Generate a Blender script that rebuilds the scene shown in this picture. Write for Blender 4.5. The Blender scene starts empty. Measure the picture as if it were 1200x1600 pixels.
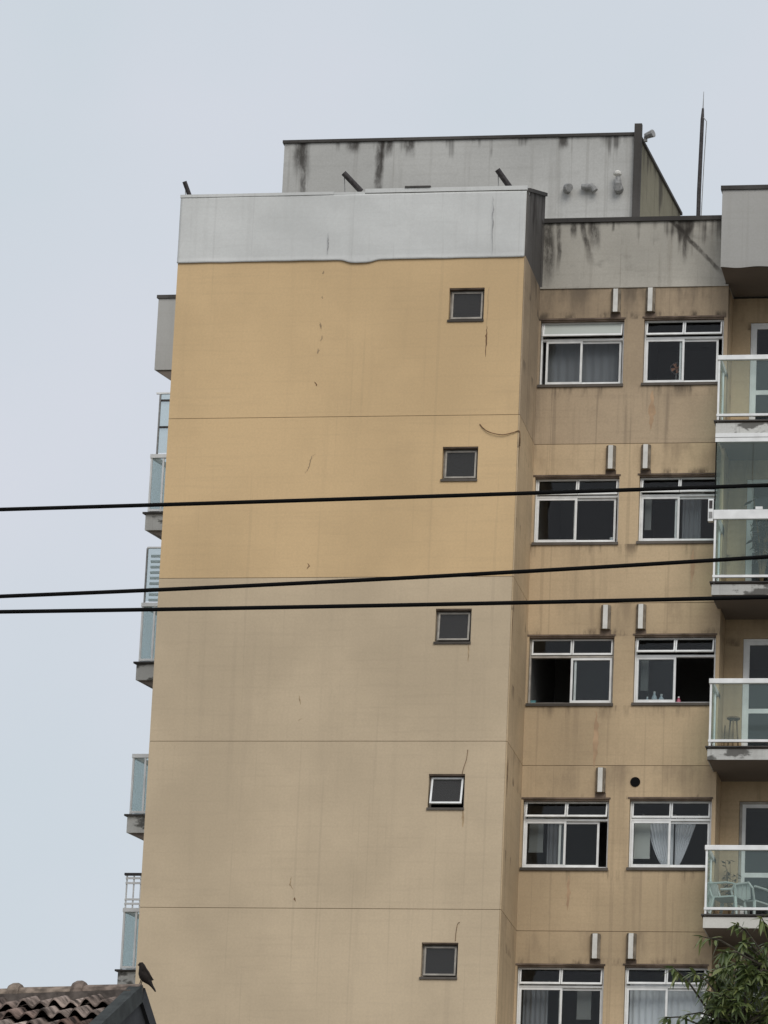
import bpy, math, random
from mathutils import Vector, Matrix
random.seed(7)
SC = bpy.context.scene
COL = SC.collection
R = math.radians

# ------------------------------------------------------------------ camera
CAM = Vector((18.6354, -77.0186, 1.6))
cd = bpy.data.cameras.new('camera'); cam = bpy.data.objects.new('camera', cd); COL.objects.link(cam)
_p, _y, _r = R(16.5196), R(-10.8766), R(2.6257)
fw = Vector((math.sin(_y)*math.cos(_p), math.cos(_y)*math.cos(_p), math.sin(_p)))
r0 = Vector((math.cos(_y), -math.sin(_y), 0)); u0 = r0.cross(fw)
rt = math.cos(_r)*r0 + math.sin(_r)*u0; up = -math.sin(_r)*r0 + math.cos(_r)*u0
cam.matrix_world = Matrix(((rt.x, up.x, -fw.x, CAM.x), (rt.y, up.y, -fw.y, CAM.y), (rt.z, up.z, -fw.z, CAM.z), (0, 0, 0, 1)))
cd.sensor_fit = 'VERTICAL'; cd.sensor_height = 36.0; cd.lens = 7550.4/1600*36.0
cd.clip_start = 0.5; cd.clip_end = 6000
SC.camera = cam

# ------------------------------------------------------------------ sky and sun (overcast)
SUN_EL, SUN_AZ = R(40), R(155)          # azimuth clockwise from +Y
wd = bpy.data.worlds.new('World'); SC.world = wd; wd.use_nodes = True
wn, wl = wd.node_tree.nodes, wd.node_tree.links
bg = wn['Background']; bg.inputs['Strength'].default_value = 0.1
sky = wn.new('ShaderNodeTexSky'); sky.sky_type = 'NISHITA'; sky.sun_disc = False
sky.sun_elevation = SUN_EL; sky.sun_rotation = SUN_AZ; sky.air_density = 1.0; sky.dust_density = 3.0
tc = wn.new('ShaderNodeTexCoord')
cn = wn.new('ShaderNodeTexNoise'); cn.inputs['Scale'].default_value = 7.5; cn.inputs['Detail'].default_value = 5; cn.inputs['Roughness'].default_value = 0.45
wl.new(tc.outputs['Generated'], cn.inputs['Vector'])
cr = wn.new('ShaderNodeValToRGB')
cr.color_ramp.elements[0].position = 0.34; cr.color_ramp.elements[0].color = (6.3, 6.93, 7.5, 1)
cr.color_ramp.elements[1].position = 0.66; cr.color_ramp.elements[1].color = (7.1, 7.25, 7.98, 1)
wl.new(cn.outputs['Fac'], cr.inputs['Fac'])
mx = wn.new('ShaderNodeMixRGB'); mx.inputs['Fac'].default_value = 0.94
wl.new(sky.outputs['Color'], mx.inputs['Color1']); wl.new(cr.outputs['Color'], mx.inputs['Color2'])
wl.new(mx.outputs['Color'], bg.inputs['Color'])

sl = bpy.data.lights.new('sun', 'SUN'); sl.energy = 1.5; sl.angle = R(35); sl.color = (1.0, 0.955, 0.89)
so = bpy.data.objects.new('sun', sl); COL.objects.link(so)
sd = Vector((math.sin(SUN_AZ)*math.cos(SUN_EL), math.cos(SUN_AZ)*math.cos(SUN_EL), math.sin(SUN_EL)))
so.rotation_euler = sd.to_track_quat('Z', 'Y').to_euler(); so.location = (20, -60, 80)
SC.view_settings.view_transform = 'Standard'; SC.view_settings.look = 'None'
SC.view_settings.exposure = 0.0; SC.view_settings.gamma = 1.0

# ------------------------------------------------------------------ materials
def new_mat(name):
    m = bpy.data.materials.new(name); m.use_nodes = True
    nt = m.node_tree
    return m, nt.nodes, nt.links, nt.nodes['Principled BSDF']

def plain(name, col, rough=0.6, metal=0.0, var=0.0, scale=6.0, spec=0.3):
    m, n, l, b = new_mat(name)
    b.inputs['Base Color'].default_value = (*col, 1); b.inputs['Roughness'].default_value = rough
    b.inputs['Metallic'].default_value = metal; b.inputs['Specular IOR Level'].default_value = spec
    if var:
        g = n.new('ShaderNodeNewGeometry'); t = n.new('ShaderNodeTexNoise')
        t.inputs['Scale'].default_value = scale; t.inputs['Detail'].default_value = 5
        l.new(g.outputs['Position'], t.inputs['Vector'])
        rp = n.new('ShaderNodeValToRGB')
        rp.color_ramp.elements[0].position = 0.35; rp.color_ramp.elements[1].position = 0.65
        rp.color_ramp.elements[0].color = (*[c*(1-var) for c in col], 1)
        rp.color_ramp.elements[1].color = (*[min(1, c*(1+var)) for c in col], 1)
        l.new(t.outputs['Fac'], rp.inputs['Fac']); l.new(rp.outputs['Color'], b.inputs['Base Color'])
    return m

def mapr(n, l, val, a, b, c=0.0, d=1.0):
    k = n.new('ShaderNodeMapRange'); k.interpolation_type = 'SMOOTHSTEP'
    k.inputs['From Min'].default_value = a; k.inputs['From Max'].default_value = b
    k.inputs['To Min'].default_value = c; k.inputs['To Max'].default_value = d
    l.new(val, k.inputs['Value']); return k.outputs['Result']

def math_(n, l, op, a, b):
    k = n.new('ShaderNodeMath'); k.operation = op
    for i, v in enumerate((a, b)):
        if isinstance(v, (int, float)): k.inputs[i].default_value = v
        else: l.new(v, k.inputs[i])
    return k.outputs[0]

def render_wall(name, col, dirt=(0.10, 0.085, 0.065), patch=0.18, streak=0.25, bump=0.25, drips=None, drip_amt=0.9,
                stain=(0.035, 0.03, 0.026), mould=None, rough=0.9, storey=None, soft=0.10, blots=()):
    """painted render or concrete: broad patches, rain streaks, fine grain, drips from a top edge"""
    m, n, l, b = new_mat(name)
    b.inputs['Roughness'].default_value = rough; b.inputs['Specular IOR Level'].default_value = 0.15
    g = n.new('ShaderNodeNewGeometry'); pos = g.outputs['Position']
    def noise(sc, det, rg, mp=None, off=(0, 0, 0)):
        t = n.new('ShaderNodeTexNoise'); t.inputs['Scale'].default_value = sc; t.inputs['Detail'].default_value = det
        t.inputs['Roughness'].default_value = rg
        k = n.new('ShaderNodeMapping'); k.inputs['Location'].default_value = off
        k.inputs['Scale'].default_value = mp or (1, 1, 1)
        l.new(pos, k.inputs['Vector']); l.new(k.outputs['Vector'], t.inputs['Vector']); return t.outputs['Fac']
    cur = None
    def mix(fac, c2, prev, blend='MIX'):
        k = n.new('ShaderNodeMixRGB'); k.blend_type = blend
        if isinstance(fac, float): k.inputs['Fac'].default_value = fac
        else: l.new(fac, k.inputs['Fac'])
        if isinstance(prev, tuple): k.inputs['Color1'].default_value = (*prev, 1)
        else: l.new(prev, k.inputs['Color1'])
        if isinstance(c2, tuple): k.inputs['Color2'].default_value = (*c2, 1)
        else: l.new(c2, k.inputs['Color2'])
        return k.outputs['Color']
    hi = tuple(min(1, c*(1+patch*0.45)) for c in col); lo = tuple(c*(1-patch) for c in col)
    big = noise(0.33, 5, 0.55)
    cur = mix(mapr(n, l, big, 0.33, 0.67), hi, lo)
    med = noise(1.7, 6, 0.6, off=(3, 8, 1))
    cur = mix(mapr(n, l, med, 0.5, 0.75, 0, patch*0.55), dirt, cur)
    st = noise(1.0, 5, 0.6, mp=(5.0, 5.0, 0.22), off=(1.3, 0, 0.7))
    cur = mix(mapr(n, l, st, 0.52, 0.76, 0, streak), dirt, cur)
    fine = noise(26, 4, 0.7)
    cur = mix(mapr(n, l, fine, 0.3, 0.7, 0, 0.15), dirt, cur)
    roll = noise(1.0, 4, 0.6, mp=(0.6, 0.6, 13.0), off=(5, 1, 2))          # roller and float marks
    cur = mix(mapr(n, l, roll, 0.5, 0.7, 0, 0.09), dirt, cur)
    run = noise(1.0, 3, 0.5, mp=(9.0, 9.0, 0.13), off=(2.7, 0, 8.1))        # crisp rain runs
    cur = mix(mapr(n, l, run, 0.625, 0.655, 0, 0.06+streak*0.45), dirt, cur)
    grit = noise(95, 2, 0.6); cur = mix(mapr(n, l, grit, 0.55, 0.75, 0, 0.16), dirt, cur)
    if storey:                       # soot washed down from each storey joint, broken up by noise
        sx = n.new('ShaderNodeSeparateXYZ'); l.new(pos, sx.inputs[0])
        f = math_(n, l, 'FRACT', math_(n, l, 'DIVIDE', math_(n, l, 'SUBTRACT', sx.outputs['Z'], storey[0]), storey[1]), 0)
        gr = mapr(n, l, f, 0.72, 1.0)
        br = mapr(n, l, noise(1.0, 4, 0.6, mp=(2.2, 2.2, 0.7), off=(9, 2, 4)), 0.45, 0.7)
        cur = mix(math_(n, l, 'MULTIPLY', math_(n, l, 'MULTIPLY', gr, br), storey[2]), dirt, cur)
        for a_, b_, c_, d_, amt in ((0.79, 0.80, 0.815, 0.86, 0.85), (0.26, 0.362, 0.366, 0.37, 0.75)):   # grime over the lintels, runs under the sills
            bd = math_(n, l, 'MULTIPLY', mapr(n, l, f, a_, b_), mapr(n, l, f, c_, d_, 1.0, 0.0))
            nb = mapr(n, l, noise(1.0, 5, 0.65, mp=(3.4, 3.4, 1.1 if a_ > 0.5 else 0.5), off=(2+a_*7, 5, 1)), 0.50, 0.68)
            cur = mix(math_(n, l, 'MULTIPLY', math_(n, l, 'MULTIPLY', bd, nb), amt), tuple(c*0.6 for c in dirt), cur)
    if drips:
        zt, ln = drips
        sx = n.new('ShaderNodeSeparateXYZ'); l.new(pos, sx.inputs[0])
        gr = mapr(n, l, sx.outputs['Z'], zt-ln, zt)
        d1 = noise(1.0, 3, 0.55, mp=(2.7, 2.7, 0.28), off=(4.1, 0, 2.2))
        d2 = noise(1.0, 2, 0.5, mp=(11.0, 11.0, 0.5), off=(0.1, 0, 5.2))
        s = math_(n, l, 'ADD', math_(n, l, 'MULTIPLY', d1, 0.75), math_(n, l, 'MULTIPLY', d2, 0.35))
        s = math_(n, l, 'ADD', s, math_(n, l, 'MULTIPLY', gr, 0.22))
        s = math_(n, l, 'ADD', s, math_(n, l, 'MULTIPLY', math_(n, l, 'SUBTRACT', noise(0.85, 3, 0.6, off=(6.3, 2, 1.1)), 0.52), 0.75))
        cur = mix(mapr(n, l, s, 0.72, 0.90, 0, drip_amt), stain, cur)
    if blots:                        # single water stains: (x at top, half width, top, length, slant)
        sx = n.new('ShaderNodeSeparateXYZ'); l.new(pos, sx.inputs[0])
        wob = math_(n, l, 'MULTIPLY', math_(n, l, 'SUBTRACT', noise(2.6, 4, 0.6, mp=(1, 1, 0.45), off=(1, 4, 2)), 0.5), 0.24)
        xw = math_(n, l, 'ADD', sx.outputs['X'], wob); tot = None
        for bx_, hw, zt_, ln_, sl_ in blots:
            dz_ = math_(n, l, 'SUBTRACT', zt_, sx.outputs['Z'])
            dx_ = math_(n, l, 'ABSOLUTE', math_(n, l, 'SUBTRACT', math_(n, l, 'SUBTRACT', xw, bx_), math_(n, l, 'MULTIPLY', dz_, sl_)), 0)
            mk = math_(n, l, 'MULTIPLY', mapr(n, l, dx_, hw*0.35, hw*1.25, 1, 0), mapr(n, l, math_(n, l, 'ADD', dz_, math_(n, l, 'MULTIPLY', wob, 1.5)), ln_*0.35, ln_, 1, 0))
            tot = mk if tot is None else math_(n, l, 'MAXIMUM', tot, mk)
        gn = mapr(n, l, noise(9, 4, 0.7, mp=(1, 1, 0.4)), 0.3, 0.62, 0.35, 0.85)
        cur = mix(math_(n, l, 'MULTIPLY', tot, gn), stain, cur)
    if mould:
        mm = noise(mould[0], 4, 0.6, mp=(1, 1, 1.8), off=(7, 1, 3))
        cur = mix(mapr(n, l, mm, mould[1], mould[1]+soft, 0, mould[2]), (0.05, 0.046, 0.04), cur)
    l.new(cur, b.inputs['Base Color'])
    bp = n.new('ShaderNodeBump'); bp.inputs['Strength'].default_value = bump; bp.inputs['Distance'].default_value = 0.02
    ad = math_(n, l, 'ADD', math_(n, l, 'MULTIPLY', fine, 0.35), math_(n, l, 'MULTIPLY', med, 0.9))
    l.new(ad, bp.inputs['Height']); l.new(bp.outputs['Normal'], b.inputs['Normal'])
    return m

def glass_mat(name, tint, refl=0.021, rough=0.0, haze=0.0, hazecol=(0.8, 0.8, 0.8)):
    m, n, l, b = new_mat(name); n.remove(b)
    out = n['Material Output']
    tr = n.new('ShaderNodeBsdfTransparent'); tr.inputs['Color'].default_value = (*tint, 1)
    gl = n.new('ShaderNodeBsdfGlossy'); gl.inputs['Roughness'].default_value = rough
    lw = n.new('ShaderNodeLayerWeight'); lw.inputs['Blend'].default_value = 0.5
    fz = math_(n, l, 'ADD', math_(n, l, 'MULTIPLY', math_(n, l, 'POWER', lw.outputs['Facing'], 5.0), 0.9), refl)   # reflectance of one face
    g = n.new('ShaderNodeNewGeometry'); t = n.new('ShaderNodeTexNoise'); t.inputs['Scale'].default_value = 2.2
    l.new(g.outputs['Position'], t.inputs['Vector'])
    bp = n.new('ShaderNodeBump'); bp.inputs['Strength'].default_value = 0.12; bp.inputs['Distance'].default_value = 0.03
    l.new(t.outputs['Fac'], bp.inputs['Height']); l.new(bp.outputs['Normal'], gl.inputs['Normal'])
    base = tr.outputs[0]
    if haze:
        df = n.new('ShaderNodeBsdfDiffuse'); df.inputs['Color'].default_value = (*hazecol, 1)
        m1 = n.new('ShaderNodeMixShader'); m1.inputs[0].default_value = haze
        l.new(tr.outputs[0], m1.inputs[1]); l.new(df.outputs[0], m1.inputs[2]); base = m1.outputs[0]
    ms = n.new('ShaderNodeMixShader'); l.new(fz, ms.inputs[0])
    l.new(base, ms.inputs[1]); l.new(gl.outputs[0], ms.inputs[2]); l.new(ms.outputs[0], out.inputs['Surface'])
    return m

def sheer_mat(name, col, open_=0.45):
    m, n, l, b = new_mat(name); out = n['Material Output']
    b.inputs['Base Color'].default_value = (*col, 1); b.inputs['Roughness'].default_value = 0.9
    tr = n.new('ShaderNodeBsdfTransparent'); ms = n.new('ShaderNodeMixShader'); ms.inputs[0].default_value = open_
    l.new(b.outputs[0], ms.inputs[1]); l.new(tr.outputs[0], ms.inputs[2]); l.new(ms.outputs[0], out.inputs['Surface'])
    return m

def random_mat(name, cols, rough=0.85, var=0.25, scale=18):
    """colour picked per object, with mottling"""
    m, n, l, b = new_mat(name); b.inputs['Roughness'].default_value = rough; b.inputs['Specular IOR Level'].default_value = 0.2
    oi = n.new('ShaderNodeObjectInfo'); rp = n.new('ShaderNodeValToRGB'); rp.color_ramp.interpolation = 'LINEAR'
    els = rp.color_ramp.elements
    while len(els) < len(cols): els.new(0.5)
    for i, c in enumerate(cols): els[i].position = i/(len(cols)-1); els[i].color = (*c, 1)
    l.new(oi.outputs['Random'], rp.inputs['Fac'])
    g = n.new('ShaderNodeNewGeometry'); t = n.new('ShaderNodeTexNoise'); t.inputs['Scale'].default_value = scale; t.inputs['Detail'].default_value = 5
    l.new(g.outputs['Position'], t.inputs['Vector'])
    mu = n.new('ShaderNodeMixRGB'); mu.blend_type = 'MULTIPLY'; mu.inputs['Fac'].default_value = 1
    v = mapr(n, l, t.outputs['Fac'], 0.3, 0.7, 1-var*1.6, 1+var*0.6)
    cb = n.new('ShaderNodeCombineXYZ')
    for i in range(3): l.new(v, cb.inputs[i])
    l.new(rp.outputs['Color'], mu.inputs['Color1']); l.new(cb.outputs[0], mu.inputs['Color2'])
    l.new(mu.outputs['Color'], b.inputs['Base Color'])
    return m

H = 2.85; J0 = 29.416; D = 1.695
J = [J0 - H*k for k in range(12)]
M = {}
M['ochre'] = render_wall('ochre_render', (0.66, 0.475, 0.265), patch=0.11, streak=0.12, dirt=(0.33, 0.25, 0.16), bump=0.2)
M['beige'] = render_wall('beige_render', (0.59, 0.478, 0.332), patch=0.14, streak=0.16, dirt=(0.29, 0.235, 0.175), bump=0.2)
M['tan'] = render_wall('tan_render', (0.56, 0.43, 0.275), patch=0.20, streak=0.30, dirt=(0.20, 0.15, 0.105), bump=0.2, storey=(J0, H, 0.55))
M['soot'] = render_wall('sooty_tan_render', (0.45, 0.35, 0.24), patch=0.26, streak=0.5, dirt=(0.13, 0.105, 0.08), bump=0.2, storey=(J0, H, 0.75), drips=(J0, 0.7), drip_amt=0.45)
M['concrete'] = render_wall('weathered_concrete', (0.53, 0.505, 0.445), patch=0.25, streak=0.45, dirt=(0.17, 0.15, 0.12), drips=(30.72, 1.2), mould=(1.1, 0.58, 0.30), soft=0.15, blots=((6.18, 0.14, 30.65, 1.5, 0.02), (6.40, 0.05, 30.65, 1.1, 0.0), (6.66, 0.07, 30.65, 0.40, 0.0), (6.80, 0.06, 30.65, 0.95, 0.22), (7.0, 0.10, 30.65, 0.6, 0.05), (7.35, 0.04, 30.65, 0.25, 0), (8.72, 0.10, 30.65, 0.45, -0.35), (8.62, 0.05, 30.45, 0.75, 0.05), (8.9, 0.05, 30.05, 0.5, 0.9), (9.28, 0.06, 30.65, 0.9, 0.0)))
M['block'] = render_wall('grey_block_render', (0.50, 0.50, 0.48), patch=0.14, streak=0.30, dirt=(0.2, 0.19, 0.17), drips=(33.5, 1.0), drip_amt=0.8, mould=(0.7, 0.60, 0.25), soft=0.2, blots=((1.10, 0.16, 33.42, 0.85, 0.0), (1.12, 0.06, 33.42, 1.6, 0.0), (2.05, 0.12, 33.42, 0.30, 0.0), (2.55, 0.08, 33.42, 1.7, 0.0), (2.72, 0.10, 33.42, 0.4, 0.0), (3.12, 0.09, 33.42, 0.45, 0.0), (5.95, 0.12, 33.42, 0.3, 0.0)))
M['block_side'] = render_wall('dark_grey_render', (0.22, 0.205, 0.15), patch=0.3, streak=0.7, dirt=(0.10, 0.09, 0.06), drips=(33.5, 1.6), drip_amt=0.7)  # side face coloured darker than the front of the block
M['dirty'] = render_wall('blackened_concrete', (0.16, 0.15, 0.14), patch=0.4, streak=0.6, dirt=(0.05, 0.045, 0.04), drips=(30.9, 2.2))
M['greybox'] = render_wall('grey_paint', (0.43, 0.425, 0.405), patch=0.10, streak=0.18, dirt=(0.26, 0.25, 0.22), drips=(30.97, 0.45), drip_amt=0.45)
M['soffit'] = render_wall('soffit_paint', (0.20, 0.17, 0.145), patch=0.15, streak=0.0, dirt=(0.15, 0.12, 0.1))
M['slab_edge'] = render_wall('peeling_white_edge', (0.60, 0.60, 0.57), patch=0.2, streak=0.3, dirt=(0.2, 0.19, 0.17), mould=(2.6, 0.50, 0.8))
M['slab_clean'] = render_wall('white_slab_edge', (0.66, 0.65, 0.60), patch=0.12, streak=0.2, dirt=(0.3, 0.28, 0.25))
M['membrane'] = render_wall('white_membrane', (0.63, 0.64, 0.625), patch=0.12, streak=0.22, dirt=(0.36, 0.36, 0.345), bump=0.15, rough=0.85)
M['coping'] = render_wall('dark_coping', (0.09, 0.085, 0.08), patch=0.4, streak=0.4, dirt=(0.03, 0.028, 0.025))
M['joint'] = plain('joint_filler', (0.27, 0.20, 0.13), 0.9, var=0.3, scale=3)
M['white'] = plain('white_aluminium', (0.80, 0.81, 0.80), 0.45, var=0.08, scale=5)
M['white_dull'] = plain('dull_white_aluminium', (0.36, 0.335, 0.295), 0.6, var=0.2, scale=7)
M['sill'] = render_wall('stained_stone_sill', (0.13, 0.115, 0.10), patch=0.4, streak=0.3, dirt=(0.04, 0.035, 0.03))
M['reveal'] = plain('stained_lintel', (0.14, 0.105, 0.08), 0.9, var=0.35, scale=5)
M['glass'] = glass_mat('window_glass', (0.88, 0.90, 0.90))
M['bath'] = glass_mat('obscured_bathroom_glass', (0.6, 0.6, 0.6), haze=0.06, hazecol=(0.5, 0.49, 0.47))
M['frost'] = glass_mat('frosted_glass', (0.7, 0.75, 0.73), haze=0.75, hazecol=(0.62, 0.66, 0.62))
M['green_glass'] = glass_mat('green_tinted_glass', (0.92, 0.975, 0.96), haze=0.035, refl=0.03, hazecol=(0.6, 0.8, 0.77))
M['left_glass'] = glass_mat('greenish_guard_glass', (0.86, 0.905, 0.905), haze=0.16, refl=0.03, hazecol=(0.55, 0.65, 0.67))
M['room'] = plain('room_paint', (0.24, 0.23, 0.22), 0.9)
M['cowl'] = plain('cowl_white', (0.66, 0.65, 0.61), 0.5, var=0.1)
M['cowl_side'] = plain('cowl_dark_side', (0.20, 0.17, 0.13), 0.8, var=0.3, scale=9)  # flanks of the cowl, darker than its white front
M['black'] = plain('black_rubber_and_shade', (0.008, 0.008, 0.008), 0.8, spec=0.05)  # wires, and the painted dark of openings and a corner shadow line
M['dark_steel'] = plain('dark_steel', (0.055, 0.05, 0.05), 0.6, metal=0.3, var=0.3, scale=20)
M['grey_pvc'] = plain('grey_pvc', (0.27, 0.27, 0.265), 0.6, var=0.2, scale=20)
M['rust'] = plain('rusty_brown_stain', (0.17, 0.10, 0.055), 0.9, var=0.4, scale=14)
M['crack'] = plain('hairline_crack', (0.37, 0.27, 0.165), 0.95, var=0.3, scale=11)
M['grey_crack'] = plain('grey_seam', (0.33, 0.33, 0.33), 0.95, var=0.3, scale=11)
M['sheer'] = sheer_mat('sheer_curtain', (0.88, 0.89, 0.93), 0.16)
M['lace'] = sheer_mat('lace_curtain', (0.55, 0.56, 0.60), 0.58)
M['blind'] = plain('roller_blind', (0.50, 0.51, 0.48), 0.9)
M['blind_dim'] = plain('dim_roller_blind', (0.20, 0.205, 0.20), 0.9)
M['pale_blue'] = plain('pale_plastic', (0.58, 0.66, 0.72), 0.4)
M['pink'] = plain('pink_plastic', (0.38, 0.10, 0.15), 0.4)
M['teal'] = plain('teal_plastic', (0.10, 0.26, 0.28), 0.5)
M['cloth_dark'] = plain('dark_cloth', (0.03, 0.03, 0.033), 0.95)
M['plastic_white'] = plain('white_plastic', (0.50, 0.52, 0.50), 0.5)
M['terracotta'] = plain('terracotta', (0.26, 0.12, 0.07), 0.85, var=0.25)
M['wood'] = plain('weathered_wood', (0.16, 0.11, 0.06), 0.8, var=0.3)
M['foliage_dark'] = plain('dark_foliage', (0.035, 0.05, 0.03), 0.7, var=0.3)
M['dry_leaf'] = plain('dry_foliage', (0.13, 0.12, 0.06), 0.8, var=0.3)
M['tile'] = random_mat('clay_tile', [(0.13, 0.085, 0.068), (0.27, 0.205, 0.175), (0.085, 0.06, 0.05), (0.36, 0.295, 0.255), (0.12, 0.08, 0.066)], scale=7, var=0.55)
M['ridge'] = random_mat('ridge_tile', [(0.18, 0.13, 0.115), (0.26, 0.21, 0.165), (0.14, 0.105, 0.095)], scale=14, var=0.35)
M['mortar'] = plain('dark_mortar', (0.10, 0.085, 0.075), 0.95, var=0.35, scale=15)
M['flashing'] = plain('dark_green_grey_sheet', (0.030, 0.035, 0.033), 0.75, var=0.35, scale=7)
M['dark_wall'] = plain('charcoal_wall', (0.032, 0.034, 0.037), 0.8, var=0.25, scale=3)
M['house_wall'] = plain('house_render', (0.30, 0.28, 0.25), 0.9, var=0.15, scale=1)
M['bird'] = plain('brown_plumage', (0.014, 0.010, 0.008), 0.8, var=0.35, scale=60)
M['bark'] = plain('bark', (0.055, 0.048, 0.035), 0.95, var=0.35, scale=25)
M['asphalt'] = plain('asphalt', (0.05, 0.05, 0.052), 0.9, var=0.2, scale=1.5)
M['paving'] = plain('concrete_paving', (0.24, 0.23, 0.215), 0.9, var=0.15, scale=0.8)
M['ground'] = plain('town_ground', (0.17, 0.16, 0.14), 0.95, var=0.2, scale=0.1)
M['pole'] = plain('pole_concrete', (0.3, 0.29, 0.27), 0.9, var=0.15, scale=3)

def leaf_mat(name):
    m, n, l, b = new_mat(name); out = n['Material Output']
    oi = n.new('ShaderNodeObjectInfo'); g = n.new('ShaderNodeNewGeometry'); t = n.new('ShaderNodeTexNoise')
    t.inputs['Scale'].default_value = 5; t.inputs['Detail'].default_value = 3
    l.new(g.outputs['Position'], t.inputs['Vector'])
    s = math_(n, l, 'ADD', math_(n, l, 'MULTIPLY', oi.outputs['Random'], 0.5), math_(n, l, 'MULTIPLY', g.outputs['Random Per Island'], 0.5))
    s = math_(n, l, 'ADD', math_(n, l, 'MULTIPLY', s, 0.75), math_(n, l, 'MULTIPLY', t.outputs['Fac'], 0.3))
    rp = n.new('ShaderNodeValToRGB'); e = rp.color_ramp.elements
    e[0].position = 0.1; e[0].color = (0.04, 0.065, 0.026, 1); e[1].position = 0.9; e[1].color = (0.27, 0.30, 0.10, 1)
    k = e.new(0.55); k.color = (0.11, 0.15, 0.05, 1)
    l.new(s, rp.inputs['Fac']); l.new(rp.outputs['Color'], b.inputs['Base Color'])
    b.inputs['Roughness'].default_value = 0.38; b.inputs['Specular IOR Level'].default_value = 0.5
    tl = n.new('ShaderNodeBsdfTranslucent'); l.new(rp.outputs['Color'], tl.inputs['Color'])
    ms = n.new('ShaderNodeMixShader'); ms.inputs[0].default_value = 0.25
    l.new(b.outputs[0], ms.inputs[1]); l.new(tl.outputs[0], ms.inputs[2]); l.new(ms.outputs[0], out.inputs['Surface'])
    return m
M['leaf'] = leaf_mat('leaf')

# ------------------------------------------------------------------ mesh helpers
class MB:
    def __init__(s): s.v = []; s.f = []
    def add(s, vs, fs):
        o = len(s.v); s.v += [tuple(p) for p in vs]; s.f += [tuple(i+o for i in f) for f in fs]; return s
    def box(s, x0, x1, y0, y1, z0, z1):
        return s.add([(x, y, z) for x in (x0, x1) for y in (y0, y1) for z in (z0, z1)],
                     [(0, 1, 3, 2), (4, 6, 7, 5), (0, 4, 5, 1), (2, 3, 7, 6), (0, 2, 6, 4), (1, 5, 7, 3)])
    def prism(s, a, b):                      # two matching outlines
        k = len(a)
        return s.add(list(a)+list(b), [tuple(range(k-1, -1, -1)), tuple(range(k, 2*k))]+[(i, (i+1) % k, (i+1) % k+k, i+k) for i in range(k)])
    def plan(s, pts, z0, z1): return s.prism([(x, y, z0) for x, y in pts], [(x, y, z1) for x, y in pts])
    def tube(s, path, rad, n=8, cap=True):
        path = [Vector(p) for p in path]; rs = rad if isinstance(rad, (list, tuple)) else [rad]*len(path)
        ring = []; ref = None
        for i, p in enumerate(path):
            t = (path[min(i+1, len(path)-1)]-path[max(i-1, 0)]).normalized()
            if ref is None:
                ref = Vector((0, 0, 1)) if abs(t.z) < 0.9 else Vector((1, 0, 0))
            a = (ref - t*ref.dot(t)).normalized(); b = t.cross(a); ref = a
            ring.append([p+rs[i]*(math.cos(2*math.pi*k/n)*a+math.sin(2*math.pi*k/n)*b) for k in range(n)])
        fs = []
        for i in range(len(path)-1):
            for k in range(n): fs.append((i*n+k, i*n+(k+1) % n, (i+1)*n+(k+1) % n, (i+1)*n+k))
        if cap: fs += [tuple(range(n-1, -1, -1)), tuple(range((len(path)-1)*n, len(path)*n))]
        return s.add([v for rg in ring for v in rg], fs)
    def lathe(s, c, prof, n=12):
        vs = [(c[0]+r*math.cos(2*math.pi*k/n), c[1]+r*math.sin(2*math.pi*k/n), c[2]+z) for r, z in prof for k in range(n)]
        m = len(prof)
        fs = [(i*n+k, i*n+(k+1) % n, (i+1)*n+(k+1) % n, (i+1)*n+k) for i in range(m-1) for k in range(n)]
        fs += [tuple(range(n-1, -1, -1)), tuple(range((m-1)*n, m*n))]
        return s.add(vs, fs)
    def grid(s, fn, nu, nv):
        return s.add([fn(i/nu, j/nv) for j in range(nv+1) for i in range(nu+1)],
                     [(j*(nu+1)+i, j*(nu+1)+i+1, (j+1)*(nu+1)+i+1, (j+1)*(nu+1)+i) for j in range(nv) for i in range(nu)])
    def build(s, name, mat, parent=None, smooth=False, kind=None, label=None, bevel=0):
        base = Vector((0, 0, 0)); q = parent
        while q is not None: base += q.location; q = q.parent
        me = bpy.data.meshes.new(name); me.from_pydata([tuple(Vector(v)-base) for v in s.v], [], s.f); me.update()
        mats = mat if isinstance(mat, (list, tuple)) else [mat]
        for m in mats: me.materials.append(M[m])
        if smooth:
            for p in me.polygons: p.use_smooth = True
        o = bpy.data.objects.new(name, me); COL.objects.link(o); o.parent = parent
        if kind: o['kind'] = kind
        if label: o['label'] = label
        if bevel:
            bv = o.modifiers.new('bevel', 'BEVEL'); bv.width = bevel; bv.segments = 2; bv.limit_method = 'ANGLE'
        return o

def thing(name, label, cat, loc=(0, 0, 0), group=None):
    o = bpy.data.objects.new(name, None); COL.objects.link(o); o.location = loc; o.empty_display_size = 0.2
    o['label'] = label; o['category'] = cat
    if group: o['group'] = group
    return o
def tag(o, label, cat, group=None):
    o['label'] = label; o['category'] = cat
    if group: o['group'] = group
    return o

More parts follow.
